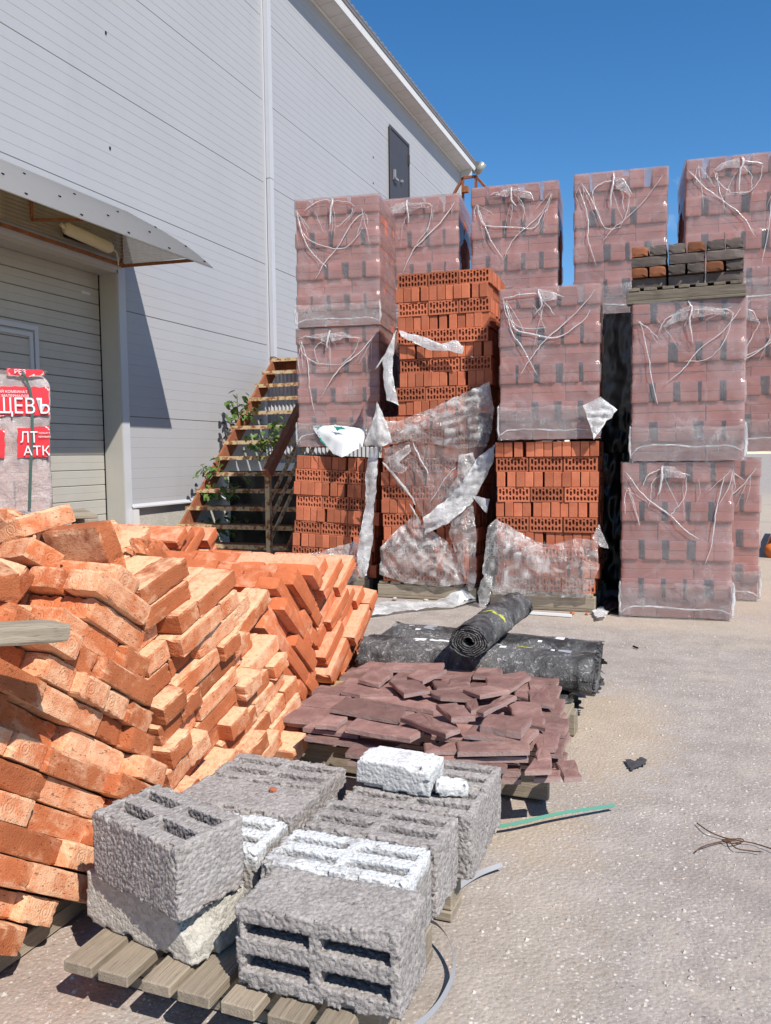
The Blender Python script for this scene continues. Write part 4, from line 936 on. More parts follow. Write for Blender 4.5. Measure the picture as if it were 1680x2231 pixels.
P2 = herring('brick', NEW, 3.48, 3.0, 4.12, -42, 34, 4.48, 0.9, lambda y: 0.74 if y < 3.55 else 0.74 - (y - 3.55)*0.32, 0.132, 6, 'fresh orange stack', 'fresh bricks in the orange leaning stack', jx=0.02, jr=0.010, deep=0.09, hdr=0.35)
pallet('pallet under the far orange brick stack near the stairs', 2.3, 3.47, 3.25, 4.2, 0.13, 'X', 7, mat='wood_new', seed=14)
P3 = herring('brick', NEW, 3.75, 3.28, 4.18, -40, 36, 3.45, 0.7, lambda y: 0.82, 0.132, 7, 'far orange stack', 'fresh bricks in the far orange stack', jx=0.012, jr=0.010, deep=0.07, hdr=0.35, deepx=0.4)
LOOSE = [(3.654, 2.5854, 0.8012, 0.7821, -0.5787, -0.1857, 0.1374, 4, 0),
 (4.0354, 1.3437, 0.9041, 0.004, -0.0002, 0.9571, -0.2897, 0, 1),
 (4.165, 2.0562, 0.893, 0.9841, 0.1426, 0.0181, -0.1046, 5, 0),
 (4.0505, 1.218, 0.9413, 0.6769, 0.2068, -0.2095, 0.6747, 0, 0),
 (4.1307, 2.4405, 0.8698, 0.0611, -0.4318, -0.8893, -0.1375, 0, 0),
 (3.9557, 1.9913, 0.9046, 0.8754, 0.4631, -0.1228, -0.0646, 4, 0),
 (4.0833, 1.6157, 0.8947, 0.9217, -0.3736, -0.0237, -0.1016, 3, 0),
 (3.9708, 2.426, 0.8927, 0.1861, -0.4033, -0.8877, 0.1211, 2, 0),
 (4.0633, 1.099, 0.9407, 0.6749, 0.2087, 0.2059, -0.6771, 4, 0),
 (4.1093, 2.2005, 0.9668, 0.9436, -0.0879, 0.0214, -0.3185, 0, 0),
 (4.4408, 1.9694, 0.8882, 0.9571, -0.2868, 0.0102, 0.04, 0, 0),
 (3.7887, 1.5612, 0.9186, 0.209, 0.6835, 0.6688, -0.2045, 0, 1),
 (3.8196, 1.123, 0.8901, 0.0012, 0.004, -0.9563, 0.2924, 4, 0),
 (4.3496, 2.1456, 0.9484, 0.7566, -0.5562, 0.2787, -0.2016, 0, 0),
 (3.7962, 1.344, 0.9429, 0.8328, 0.1384, -0.0878, 0.5288, 4, 0),
 (3.8102, 1.7033, 0.8228, 0.9462, -0.2893, 0.0423, 0.1385, 5, 0),
 (4.0851, 2.7882, 0.7026, 0.4141, -0.366, -0.7543, 0.3544, 2, 0),
 (3.9806, 3.0416, 0.4026, 0.1073, -0.0738, -0.5618, -0.8169, 0, 0),
 (4.3607, 2.3553, 0.9008, 0.3062, 0.6055, -0.6975, 0.2304, 0, 1),
 (4.1191, 1.7531, 0.9134, 0.3785, -0.7171, 0.5125, 0.2827, 0, 0),
 (3.8049, 1.9308, 0.9126, 0.947, -0.2895, -0.0407, -0.1333, 3, 0),
 (3.7825, 2.4525, 0.8726, 0.6497, 0.0971, -0.1114, 0.7457, 1, 0),
 (4.3146, 1.4142, 0.9639, 0.5938, 0.6808, 0.299, 0.3074, 2, 0),
 (3.8931, 1.7519, 0.9043, 0.8803, 0.4744, -0.0023, 0.0044, 3, 1),
 (3.754, 1.6822, 0.9168, 0.5157, -0.1577, 0.2462, 0.8054, 5, 0),
 (4.0122, 1.4927, 0.938, 0.9937, 0.0839, 0.0063, -0.0742, 3, 0),
 (4.3268, 1.1068, 0.9031, 0.9557, -0.2829, -0.0171, -0.0797, 5, 0),
 (4.2678, 1.8713, 0.9546, 0.2953, 0.9435, -0.1447, 0.0408, 1, 0),
 (4.2978, 1.7021, 0.9238, 0.4015, -0.9088, 0.012, 0.1124, 1, 0),
 (3.7441, 1.7855, 1.0055, 0.915, -0.2794, -0.2537, 0.1428, 4, 0),
 (3.7085, 2.3466, 0.8998, 0.9553, 0.1732, -0.2385, -0.0236, 5, 0),
 (4.4104, 1.1598, 0.9463, 0.0111, 0.0033, 0.2847, 0.9585, 0, 0),
 (3.6573, 2.1916, 0.9332, 0.033, 0.0049, -0.1477, 0.9885, 0, 0),
 (4.3894, 1.9912, 0.9904, 0.5991, 0.7942, -0.1014, -0.0049, 1, 0),
 (3.9729, 1.8354, 1.004, 0.8461, -0.4016, -0.0261, 0.3494, 5, 0),
 (4.1436, 2.3409, 0.9755, 0.9255, 0.2099, -0.1156, -0.2932, 1, 0),
 (4.0552, 1.3586, 1.0512, 0.4108, -0.0852, 0.1832, 0.889, 3, 0),
 (3.8842, 2.0869, 0.9587, 0.9565, -0.2559, 0.0248, 0.1377, 4, 0),
 (3.9425, 1.6772, 0.9713, 0.9331, -0.341, 0.1075, -0.0388, 3, 0),
 (3.871, 1.2111, 0.9538, 0.9679, 0.2097, 0.1, 0.0958, 5, 1),
 (4.2154, 1.4556, 0.9447, 0.7036, -0.0608, 0.6236, -0.3353, 4, 1),
 (3.6196, 1.7037, 0.8768, 0.4799, -0.6623, 0.369, -0.4415, 1, 1),
 (4.1708, 1.7282, 1.0405, 0.8684, -0.2522, -0.3876, 0.1789, 0, 0),
 (3.9828, 2.0035, 1.009, 0.9565, -0.2559, 0.0249, 0.1377, 4, 0),
 (4.464, 1.555, 0.945, 0.0124, -0.2929, -0.9559, -0.0161, 1, 0),
 (4.0142, 1.6158, 1.0595, 0.0982, 0.6517, -0.7515, -0.0305, 4, 0),
 (3.9867, 2.0878, 1.0371, 0.9659, -0.2563, -0.0201, -0.031, 2, 1),
 (4.1832, 2.0102, 1.0472, 0.6711, -0.0542, -0.1373, 0.7266, 4, 0),
 (4.3277, 2.7584, 0.6231, 0.198, -0.98, 0.0164, -0.0071, 0, 1),
 (4.0142, 2.7847, 0.5921, 0.6576, -0.2602, 0.2605, 0.6573, 4, 1),
 (4.4078, 2.8838, 0.6141, 0.1889, -0.6491, 0.7123, 0.1886, 5, 0),
 (4.2009, 2.7769, 0.6569, 0.1251, -0.6782, -0.2355, 0.6848, 4, 0),
 (4.2129, 2.4133, 0.9312, 0.1219, -0.7803, 0.607, 0.0883, 2, 1),
 (3.9951, 2.7067, 0.65, 0.3935, -0.9193, -0.0, -0.0002, 1, 1),
 (4.1241, 2.9006, 0.6259, 0.9071, -0.3631, -0.2128, 0.0094, 5, 1),
 (3.7995, 2.8469, 0.5732, 0.7703, 0.0519, 0.0427, -0.6342, 3, 1),
 (3.9826, 2.9783, 0.3841, 0.7558, -0.5198, -0.2256, -0.328, 5, 2),
 (3.7081, 3.0492, 0.3616, 0.9991, -0.0043, -0.0002, -0.0421, 2, 2),
 (3.9745, 3.1486, 0.3287, 0.2468, 0.9548, 0.0631, -0.1533, 5, 2)]
for i, (lx, ly, lz, qw, qx, qy, qz, k, kind) in enumerate(LOOSE):
    me = OLD[k % 6] if kind == 0 else (OLDB[k % 3] if kind == 1 else NEW[k % 4])
    o = link('brick', me, None, (lx, ly, lz)); o.rotation_mode = 'QUATERNION'; o.rotation_quaternion = (qw, qx, qy, qz)
    o['_x'] = view_px((lx, ly, lz))[0]; o['_y'] = view_px((lx, ly, lz))[1]; o['_k'] = kind
_lo = [o for o in bpy.data.objects if '_x' in o.keys()]; _lo.sort(key=lambda o: o['_x'])
for i, o in enumerate(_lo):
    d = {0: 'loose stained brick', 1: 'broken stained brick piece', 2: 'loose orange brick'}[o['_k']]
    tag(o, '%s tumbled on the stacks, %s loose one counted from the left' % (d, ordw(i + 1)), 'brick', 'loose bricks tumbled on the stacks')
    for kk in ('_x', '_y', '_k'): del o[kk]
# plank on the near stack
pa, pb = on_z(-60, 1372, 0.885), on_z(128, 1362, 0.86)
pk_ = brick_mesh('plank', (pb - pa).length, 0.10, 0.045, M['wood'], 4, 0.003, 0.004, 3)
o = link('plank', pk_, None, (pa + pb)/2 + Vector((0, 0, -0.0))); o.rotation_euler = Vector(pb - pa).to_track_quat('X', 'Z').to_euler(); tag(o, 'grey offcut plank lying on the near stained brick stack', 'plank')

# ================================================================== CONCRETE BLOCKS ON THE FRONT PALLET
def worley(P, seed):
    Pi = np.floor(P).astype(int); best = np.full(len(P), 9.0)
    for dx in (-1, 0, 1):
        for dy in (-1, 0, 1):
            for dz in (-1, 0, 1):
                c = Pi + np.array([dx, dy, dz]); hsh = (c[:, 0]*73856093 ^ c[:, 1]*19349663 ^ c[:, 2]*83492791 ^ (seed*2654435)) & 0xffffff
                r3 = np.stack([((hsh*k) % 9973)/9973.0 for k in (7, 131, 977)], 1); d = np.sqrt((((c + r3) - P)**2).sum(1)); best = np.minimum(best, d)
    return best
def block_mesh(name, mat, L=0.37, W=0.18, H=0.18, slots=True, cell=0.0043, rough=0.0030, scale=165, seed=1, cut=None, slot_depth=None):
    nx, ny, nz = int(round(L/cell)), int(round(W/cell)), int(round(H/cell)); occ = np.ones((nx, ny, nz), bool)
    xs = (np.arange(nx) + 0.5)*L/nx - L/2; ys = (np.arange(ny) + 0.5)*W/ny - W/2; zz = (np.arange(nz) + 0.5)*H/nz
    if slots:
        for cy in (-0.034, 0.036):
            for cx in (-0.089, 0.089):
                m = ((np.abs(xs[:, None] - cx) < 0.076) & (np.abs(ys[None, :] - cy) < 0.0155)); occ[m] = False
        occ[:, :, 0:4] = True
    if cut is not None:
        X, Y, Z = np.meshgrid(xs, ys, zz, indexing='ij'); occ &= ~cut(X, Y, Z)
    rg = np.random.default_rng(seed*17 + 3)                       # crumbled arrises
    for ax in range(3):
        o1, o2 = [k for k in range(3) if k != ax]; dims = occ.shape
        for e1 in (0, 1):
            for e2 in (0, 1):
                pos = 0
                while pos < dims[ax]:
                    ln = int(rg.integers(2, 9))
                    if rg.random() < 0.42:
                        dp1, dp2 = int(rg.integers(1, 4)), int(rg.integers(1, 3)); sl = [None]*3; sl[ax] = slice(pos, pos + ln)
                        sl[o1] = slice(0, dp1) if e1 == 0 else slice(dims[o1] - dp1, dims[o1]); sl[o2] = slice(0, dp2) if e2 == 0 else slice(dims[o2] - dp2, dims[o2])
                        occ[tuple(sl)] = False
                    pos += ln
    pad = np.pad(occ, 1); verts = {}; faces = []
    def vid(i, j, k):
        key = (i, j, k)
        if key not in verts: verts[key] = len(verts)
        return verts[key]
    dirs = [((1, 0, 0), lambda i, j, k: ((i + 1, j, k), (i + 1, j + 1, k), (i + 1, j + 1, k + 1), (i + 1, j, k + 1))), ((-1, 0, 0), lambda i, j, k: ((i, j, k), (i, j, k + 1), (i, j + 1, k + 1), (i, j + 1, k))),
            ((0, 1, 0), lambda i, j, k: ((i, j + 1, k), (i, j + 1, k + 1), (i + 1, j + 1, k + 1), (i + 1, j + 1, k))), ((0, -1, 0), lambda i, j, k: ((i, j, k), (i + 1, j, k), (i + 1, j, k + 1), (i, j, k + 1))),
            ((0, 0, 1), lambda i, j, k: ((i, j, k + 1), (i + 1, j, k + 1), (i + 1, j + 1, k + 1), (i, j + 1, k + 1))), ((0, 0, -1), lambda i, j, k: ((i, j, k), (i, j + 1, k), (i + 1, j + 1, k), (i + 1, j, k)))]
    for d, fn in dirs:
        nb = pad[1 + d[0]:nx + 1 + d[0], 1 + d[1]:ny + 1 + d[1], 1 + d[2]:nz + 1 + d[2]]
        for i, j, k in np.argwhere(occ & ~nb): faces.append(tuple(vid(*q) for q in fn(int(i), int(j), int(k))))
    V = np.array(list(verts.keys()), float)*np.array([L/nx, W/ny, H/nz]) - np.array([L/2, W/2, 0])
    # round the outer edges, then push the surface about with a pebble pattern
    nrm = np.zeros_like(V); F = np.array(faces); fn_ = np.cross(V[F[:, 1]] - V[F[:, 0]], V[F[:, 2]] - V[F[:, 0]])
    for c in range(4): np.add.at(nrm, F[:, c], fn_)
    nrm /= np.linalg.norm(nrm, axis=1)[:, None] + 1e-12
    ek = (np.abs(nrm) > 0.45).sum(1); V -= nrm*np.where(ek >= 2, cell*0.35, 0)[:, None]
    w = worley(V*scale + seed*11, seed); w2 = worley(V*scale*0.38 + seed*7, seed + 5)
    dome = np.sqrt(np.clip(1 - (w/0.72)**2, 0, 1)); V += nrm*((dome - 0.75)*rough*1.25 + (0.5 - w2)*rough*0.45)[:, None]
    m = bpy.data.meshes.new(name); m.from_pydata(V.tolist(), [], faces); m.update(); m.polygons.foreach_set('use_smooth', [True]*len(m.polygons)); m.materials.append(mat); return m
pallet('weathered pallet carrying the concrete blocks', 4.79, 5.535, 1.40, 2.26, 0.12, 'Y', 7, seed=20, bt=0.028, inset=0.17)
PT = 0.122
BM1 = block_mesh('slotted_block', M['block'], seed=1); BM2 = block_mesh('slotted_block', M['block_lime'], seed=2, rough=0.0028); BM3 = block_mesh('slotted_block', M['block'], seed=3, rough=0.0036)
def blk(me, label, loc, rot, sc=(1, 1, 1)): o = link('concrete_block', me, None, loc, rot); o.scale = sc; return tag(o, label, 'concrete block', 'concrete blocks on the front pallet')
# slots towards the camera: block lies on its long side
blk(BM3, 'slotted concrete block lying with its cavities facing the camera', (5.415, 1.635, PT + 0.094), (R(90), 0, R(1.0)))
blk(BM2, 'white-dusted slotted block just behind the front block', (5.365, 1.742, PT), (0, 0, R(1.5)))
blk(BM1, 'grey slotted block between the white-dusted block and the back right block', (5.375, 1.933, PT + 0.002), (0, 0, R(-1)))
blk(BM3, 'dark slotted block at the back right of the pallet', (5.405, 2.125, PT), (0, 0, R(181)))
blk(BM2, 'white-dusted slotted block half hidden under the tilted block', (4.965, 1.765, PT), (0, 0, R(182)))
blk(BM1, 'flat-topped dark block lying on its side at the back left', (4.965, 1.870, PT + 0.094), (R(-90), 0, 0))
blk(BM3, 'dark slotted block at the back left corner of the pallet', (4.955, 2.160, PT), (0, 0, R(0.5)))
blk(BM1, 'large dark slotted block sitting askew on the pale broken block', (4.985, 1.565, 0.252), (R(1), R(0.5), R(-17)), (0.86, 1.06, 0.94))
def aac_cut(X, Y, Z): return (X*0.8 - Y*0.75 + Z*0.5 > 0.205 - 0.006*np.sin(X*60 + Z*50)) | (X - Y*0.25 > 0.19)
AM = block_mesh('aerated_block', M['aac'], 0.375, 0.17, 0.128, False, 0.006, 0.0016, 60, 4, aac_cut)
blk(AM, 'pale aerated concrete block with a broken corner under the askew block', (4.955, 1.592, PT), (0, 0, R(-11)))
SM = block_mesh('silicate_block', M['silicate'], 0.225, 0.125, 0.082, False, 0.006, 0.0012, 110, 6)
blk(BM1, 'grey block at the very back of the pallet, behind the white brick', (5.40, 2.317, PT), (0, 0, 0))
o = link('white_brick', SM, None, (5.345, 2.170, PT + 0.183), (0, 0, R(-3))); tag(o, 'white silicate brick lying on the back row of blocks', 'brick')
FRm = block_mesh('fragment', M['silicate'], 0.09, 0.06, 0.04, False, 0.006, 0.004, 60, 8)
o = link('white_fragment', FRm, None, (5.50, 2.155, PT + 0.18), (0, R(6), R(20))); tag(o, 'small white block fragment beside the white brick', 'rubble')
BF = brick_mesh('brick_fragment', 0.022, 0.016, 0.012, M['hollow_brick'], 1, 0.002, 0.002, 2)
p = on_z(590, 1706, PT + 0.19); o = link('brick_chip', BF, None, p, (0.2, 0.3, 0.5)); tag(o, 'tiny orange brick chip on the flat-topped block', 'rubble')

# ================================================================== SANDSTONE SLABS
pallet('wooden pallet with a broad side board under the maroon slabs', 4.66, 5.63, 2.90, 3.72, 0.125, 'Y', 8, seed=24, foot=False)
link('side_board', brick_mesh('side_board', 1.0, 0.03, 0.10, M['wood'], 0, 0.003), [x for x in bpy.data.objects if x.name.startswith('pallet')][-1], (0, -0.42, 0.062))
def zs_(x, y): return ((640 + x*0.3902)/K, (1400 + y*0.3902)/K)
SLABS = [  # outline of each slab's upper face in the survey print, height of that face
 ('long', [(478, 140), (510, 108), (842, 116), (830, 150)], .27), ('square', [(360, 200), (430, 140), (555, 165), (475, 225)], .27), ('small', [(540, 190), (590, 152), (690, 160), (640, 195)], .25),
 ('pointed', [(632, 185), (700, 145), (855, 148), (720, 212)], .285), ('broad', [(530, 210), (690, 200), (760, 260), (615, 290)], .28), ('square', [(1000, 180), (1030, 137), (1162, 140), (1150, 185)], .265),
 ('broken', [(1070, 190), (1290, 160), (1325, 190), (1210, 255), (1080, 250)], .285), ('flat', [(265, 270), (330, 228), (560, 245), (590, 290), (370, 290)], .245), ('long', [(200, 365), (290, 305), (625, 370), (590, 425)], .27),
 ('small', [(120, 455), (190, 395), (300, 410), (240, 465)], .275), ('long', [(50, 470), (130, 425), (365, 470), (360, 512)], .25), ('long', [(285, 475), (350, 420), (725, 490), (650, 532)], .28),
 ('tilted', [(595, 395), (700, 352), (930, 500), (850, 545)], .30), ('tilted', [(795, 325), (910, 310), (1015, 435), (880, 440)], .31), ('flat', [(745, 270), (1000, 245), (1020, 310), (820, 300)], .265),
 ('jagged', [(945, 255), (1080, 235), (1210, 265), (1040, 295)], .285), ('narrow', [(1020, 380), (1180, 285), (1245, 295), (1060, 392)], .29), ('thick', [(1040, 455), (1090, 395), (1330, 420), (1270, 492)], .315),
 ('long', [(950, 510), (1000, 460), (1370, 480), (1310, 540)], .285), ('flat', [(1190, 325), (1370, 335), (1405, 470), (1240, 430)], .26), ('pointed', [(1310, 215), (1395, 215), (1455, 345), (1320, 330)], .265),
 ('small', [(1220, 240), (1310, 220), (1310, 315), (1235, 290)], .26), ('short', [(725, 555), (900, 552), (910, 600), (730, 610)], .265), ('long', [(905, 545), (1310, 550), (1318, 603), (915, 600)], .275),
 ('long', [(740, 622), (1310, 618), (1312, 645), (750, 640)], .245), ('short', [(288, 610), (330, 572), (520, 590), (480, 635)], .235), ('jagged', [(970, 680), (1020, 655), (1195, 660), (1190, 705)], .225),
 ('long', [(945, 700), (960, 680), (1270, 685), (1270, 725)], .20), ('broad', [(1290, 715), (1340, 640), (1440, 650), (1440, 705)], .235), ('short', [(1340, 755), (1370, 720), (1490, 708), (1490, 745)], .195),
 ('square', [(1460, 665), (1570, 650), (1610, 745), (1510, 755)], .185), ('short', [(790, 770), (800, 745), (930, 745), (935, 785)], .165), ('narrow', [(1405, 450), (1445, 450), (1465, 560), (1410, 570)], .22),
 ('long', [(60, 520), (110, 492), (600, 560), (550, 585)], .225), ('flat', [(380, 305), (560, 296), (790, 350), (780, 378)], .25), ('small', [(960, 330), (1020, 310), (1035, 365), (990, 375)], .285),
 ('broken', [(1350, 560), (1400, 520), (1440, 640), (1360, 650)], .24), ('short', [(790, 705), (930, 700), (930, 720), (795, 722)], .205), ('long', [(945, 735), (1270, 738), (1268, 762), (950, 752)], .18),
 ('short', [(300, 660), (320, 645), (470, 650), (440, 668)], .205), ('flat', [(870, 200), (990, 185), (985, 215), (860, 235)], .26), ('broad', [(770, 210), (960, 210), (990, 240), (800, 255)], .255)]
def slab_obj(P, th, label, seed):
    rr = random.Random(seed); c = sum(P, Vector())/len(P); pts = []
    for i in range(len(P)):
        a, b = P[i], P[(i + 1) % len(P)]; m = max(2, int((b - a).length/0.045))
        for k in range(m):
            t = k/m; nn = (b - a).cross(Vector((0, 0, 1))).normalized(); pts.append(a.lerp(b, t) + nn*(rr.gauss(0, 0.0028) if k else 0))
    n = len(pts); mb = MB(); ins = [p.lerp(c, min(0.25, 0.006/max(0.02, (p - c).length))) for p in pts]
    inn = [p.lerp(c, 0.5) + Vector((0, 0, rr.uniform(-0.003, 0.002))) for p in pts]
    v = [p - c + Vector((0, 0, rr.uniform(-0.0015, 0.001))) for p in ins] + [p - c - Vector((0, 0, 0.004)) for p in pts] + [p.lerp(c, rr.uniform(-0.01, 0.02)) - c - Vector((0, 0, th)) for p in pts] + [p - c for p in inn] + [Vector((0, 0, 0.0))]
    f = [(i, n + i, n + (i + 1) % n, (i + 1) % n) for i in range(n)] + [(n + i, 2*n + i, 2*n + (i + 1) % n, n + (i + 1) % n) for i in range(n)] + [(3*n + i, i, (i + 1) % n, 3*n + (i + 1) % n) for i in range(n)] + [(4*n, 3*n + i, 3*n + (i + 1) % n) for i in range(n)] + [tuple(2*n + i for i in range(n))[::-1]]
    # make sure the upper face looks up
    area = sum((pts[i] - c).cross(pts[(i + 1) % n] - c).z for i in range(n))
    if area < 0: f = [q[::-1] for q in f]
    mb.add(v, f); o = mb.build('stone_slab', M['slab']); o.location = c; return tag(o, label, 'stone slab', 'maroon sandstone slabs on the pallet')
cnt = {}
order = sorted(range(len(SLABS)), key=lambda i: SLABS[i][2])
for i in order:
    kind, ol, z = SLABS[i]; rr = random.Random(i)
    tilt = (rr.uniform(-0.03, 0.03), rr.uniform(-0.03, 0.03)) if kind != 'tilted' else (0.06, -0.10)
    P = [on_z(*zs_(*q), z) for q in ol]; c = sum(P, Vector())/len(P)
    P = [p + Vector((0, 0, tilt[0]*(p.x - c.x) + tilt[1]*(p.y - c.y))) for p in P]
    cnt[kind] = cnt.get(kind, 0) + 1; vx = [zs_(*q)[0] for q in ol]
    SLABS[i] = (kind, ol, z, P)
byk = {}
for i, s in enumerate(SLABS): byk.setdefault(s[0], []).append((view_px(sum(s[3], Vector())/len(s[3]))[0], i))
for kind, lst in byk.items():
    lst.sort()
    for r_, (x_, i) in enumerate(lst):
        lab = '%s maroon sandstone slab on the slab pallet' % kind if len(lst) == 1 else '%s of the %s maroon sandstone slabs on the pallet, counted from the left' % (ordw(r_ + 1), kind)
        slab_obj(SLABS[i][3], 0.028 if kind == 'thick' else 0.019, lab, i)
rr = random.Random(44)
for L in range(5):                                               # lower layers of the heap
    z = 0.147 + L*0.0205
    y = 2.86 + rr.uniform(-0.04, 0.02) - (0.05 if L > 2 else 0); row = 0
    while y < 3.62:
        x = 4.68 + rr.uniform(-0.06, 0.04) - 0.02*L; hgt = rr.uniform(0.10, 0.2); row += 1; col = 0
        lim = 5.70 - 0.24*max(0, y - 2.95)
        while x < lim - 0.08:
            w = rr.uniform(0.12, 0.34)
            if x + w > lim: w = lim - x
            col += 1
            if w > 0.06 and (L > 0 or rr.random() < 0.9):
                q = Matrix.Rotation(rr.gauss(0, 0.05), 3, 'Z'); cc = Vector((x + w/2, y + hgt/2, z))
                P = [cc + q @ Vector((sx*w/2*0.97 + rr.gauss(0, 0.006), sy*hgt/2*0.98 + rr.gauss(0, 0.006), 0)) for sx, sy in ((-1, -1), (1, -1), (1, 1), (-1, 1))]
                slab_obj(P, 0.018, 'maroon slab bedded in the heap, layer %d up, row %d back, %s from the left' % (L + 1, row, ordw(col)), 500 + L*50 + row*9 + col)
            x += w + rr.uniform(0.004, 0.02)
        y += hgt + rr.uniform(0.004, 0.02)

# ================================================================== BITUMEN ROLLS
def roll(label, p, q, ry, rz, seed, spiral=0.8, turns=5):
    p, q = Vector(p), Vector(q); t = thing('bitumen_roll', label, 'roll', (p + q)/2, 0, 'bitumen felt rolls')
    d = (q - p); L = d.length; d.normalize(); s = d.cross(Vector((0, 0, 1))).normalized(); up = s.cross(d); c = Vector((0, 0, 0)); rr = random.Random(seed)
    mb = MB(); n = 44; m = 26
    def prof(a, k):
        w = 1 + 0.13*noise.noise(Vector((math.cos(a)*2, math.sin(a)*2, k*0.35 + seed*3))) + 0.05*noise.noise(Vector((math.cos(a)*6, math.sin(a)*6, k*0.9 + seed)))
        if math.sin(a) < -0.6: w *= 0.97
        return s*(ry*w*math.cos(a)) + up*(rz*w*math.sin(a))
    for k in range(m + 1):
        x = -L/2 + L*k/m
        for i in range(n):
            e = (0.015*noise.noise(Vector((i*0.9, seed, 0))) if k in (0, m) else 0)
            mb.v.append(c + d*(x + e) + prof(2*PI*i/n, k))
    mb.f = [(k*n + i, k*n + (i + 1) % n, (k + 1)*n + (i + 1) % n, (k + 1)*n + i) for k in range(m) for i in range(n)]
    mb.build('felt', M['bitumen'], t, True)
    for sg, xe in ((-1, -L/2), (1, L/2)):                          # wound layers on both ends
        sp_ = MB(); N = turns*26; prev = None
        for i in range(N + 1):
            a = i/26*2*PI; f = 0.22 + 0.76*i/N; o0 = prof(a, 0 if sg < 0 else m)*f; o1 = prof(a, 0 if sg < 0 else m)*(f + 0.08)
            dep = sg*(0.004 + 0.01*noise.noise(Vector((a, seed, sg))))
            sp_.v += [c + d*(xe + dep) + o0, c + d*(xe + dep) + o1, c + d*(xe - sg*0.05) + o0, c + d*(xe - sg*0.05) + o1]
        for i in range(N): b = i*4; sp_.f += [(b, b + 1, b + 5, b + 4), (b, b + 4, b + 6, b + 2), (b + 1, b + 3, b + 7, b + 5)]
        sp_.build('wound_end', M['bitumen'], t, True)
        fr_ = MB()
        for _ in range(12 if abs(ry - rz) > 0.02 else 6):         # frayed edges
            a = rr.uniform(0, 2*PI); o0 = prof(a, 0); b0 = c + d*xe + o0*0.98; w_ = rr.uniform(0.012, 0.035); tv = (prof(a + 0.1, 0) - o0).normalized()*w_
            tip = b0 + d*sg*rr.uniform(0.01, 0.035) + Vector((0, 0, rr.uniform(-0.03, 0.012))); fr_.add([b0 - tv, b0 + tv, tip + tv*0.4, tip - tv*0.3], [(0, 1, 2, 3)])
        stuff(fr_.build('frayed_edge', M['bitumen'], t))
    def band(x0, x1, a0, a1, mat, name):
        bm_ = MB(); K_ = 10
        for x in (x0, x1):
            for i in range(K_ + 1):
                a = a0 + (a1 - a0)*i/K_; kk = (x + L/2)/L*m; bm_.v.append(c + d*x + prof(a, kk)*1.012)
        bm_.f = [(i, i + 1, K_ + 2 + i, K_ + 1 + i) for i in range(K_)]
        bm_.build(name, M[mat], t, True)
    t['_'] = 0; del t['_']
    return t, band, L
names = ('bottom bitumen roll nearest the slabs', 'bottom bitumen roll at the back of the heap')
for i, y in enumerate((3.80, 4.13)): roll(names[i], (4.58 + 0.02*i, y, 0.074), (5.58 - 0.03*i, y - 0.015, 0.074), 0.150, 0.071, 90 + i)
names = ('upper bitumen roll at the front with a yellow label', 'upper bitumen roll behind the labelled one')
for i, y in enumerate((3.88, 4.22)):
    t, band, L = roll(names[i], (4.54 + 0.015*i, y + 0.015, 0.232), (5.69 - 0.03*i, y - 0.02, 0.226 - 0.012*i), 0.152, 0.090 - 0.006*i, 95 + i)
    sp_ = [(-0.46, -0.40, 'grey_label'), (-0.33, -0.27, 'white_print'), (-0.25, -0.13, 'white_print'), (0.20, 0.27, 'yellow_print'), (0.40, 0.46, 'grey_label')] if i == 0 else [(-0.42 + 0.05*i, -0.36 + 0.05*i, 'grey_label'), (-0.16, -0.06, 'yellow_print'), (0.27 + 0.06*i, 0.32 + 0.06*i, 'white_print'), (0.40, 0.47, 'grey_label')]
    rr = random.Random(i)
    for a, b, mt in sp_:
        a0 = R(rr.uniform(70, 110)); band(a, b, a0, a0 + R(rr.uniform(40, 95) if mt != 'white_print' else rr.uniform(18, 30)), mt, 'label_band')
    for _ in range(20):
        a = rr.uniform(-0.5, 0.5); a0 = R(rr.uniform(60, 165)); band(a, a + rr.uniform(0.01, 0.035), a0, a0 + R(rr.uniform(4, 9)), 'white_print', 'print_mark')
p0 = on_z(1012, 1386, 0.386); p1 = on_z(1100, 1318, 0.39)
p1 = p0 + (p1 - p0).normalized()*0.95; p1.z = 0.388
t, band, L = roll('round bitumen roll lying across the flattened rolls, spiral end showing', p0, p1, 0.092, 0.076, 101, turns=6)
band(-0.12, -0.09, R(20), R(130), 'yellow_print', 'label_band')

# ================================================================== TORN FILM, BAG, LITTER
def z7(*pts): return [((600 + x*0.3075)/K, (700 + y*0.3075)/K) for x, y in pts]
def z8(*pts): return [((1040 + x*0.3842)/K, (580 + y*0.3842)/K) for x, y in pts]
def torn(name, pts, Y, mat, par, **kw):
    dy = kw.pop('dy', 0.0); n = len(pts); W_ = [on_y(x, y, Y + dy*math.sin(i*2.1)) for i, (x, y) in enumerate(pts)]
    mi = par.matrix_basis.inverted(); 
    o = sheet(name, W_, mat, par, **kw); o.matrix_parent_inverse = mi; return o
bpy.context.view_layer.update()
torn('film_sheet', z7((870, 710), (1100, 620), (1520, 425), (1550, 640), (1530, 780), (1500, 885), (1300, 905), (1100, 865), (960, 845), (830, 872), (630, 875), (690, 720), (722, 560), (745, 650), (780, 700)), 6.70, 'film_torn', C1, amp=0.019, bulge=0.03, seed=1, dy=0.02, fr=13)
torn('film_sheet', z7((760, 900), (960, 850), (1500, 880), (1440, 960), (1380, 1050), (1290, 1180), (1190, 1300), (1050, 1420), (990, 1270), (880, 1180), (780, 1010)), 6.715, 'film_band', C1, amp=0.016, bulge=0.02, seed=2, dy=0.01, fr=12)
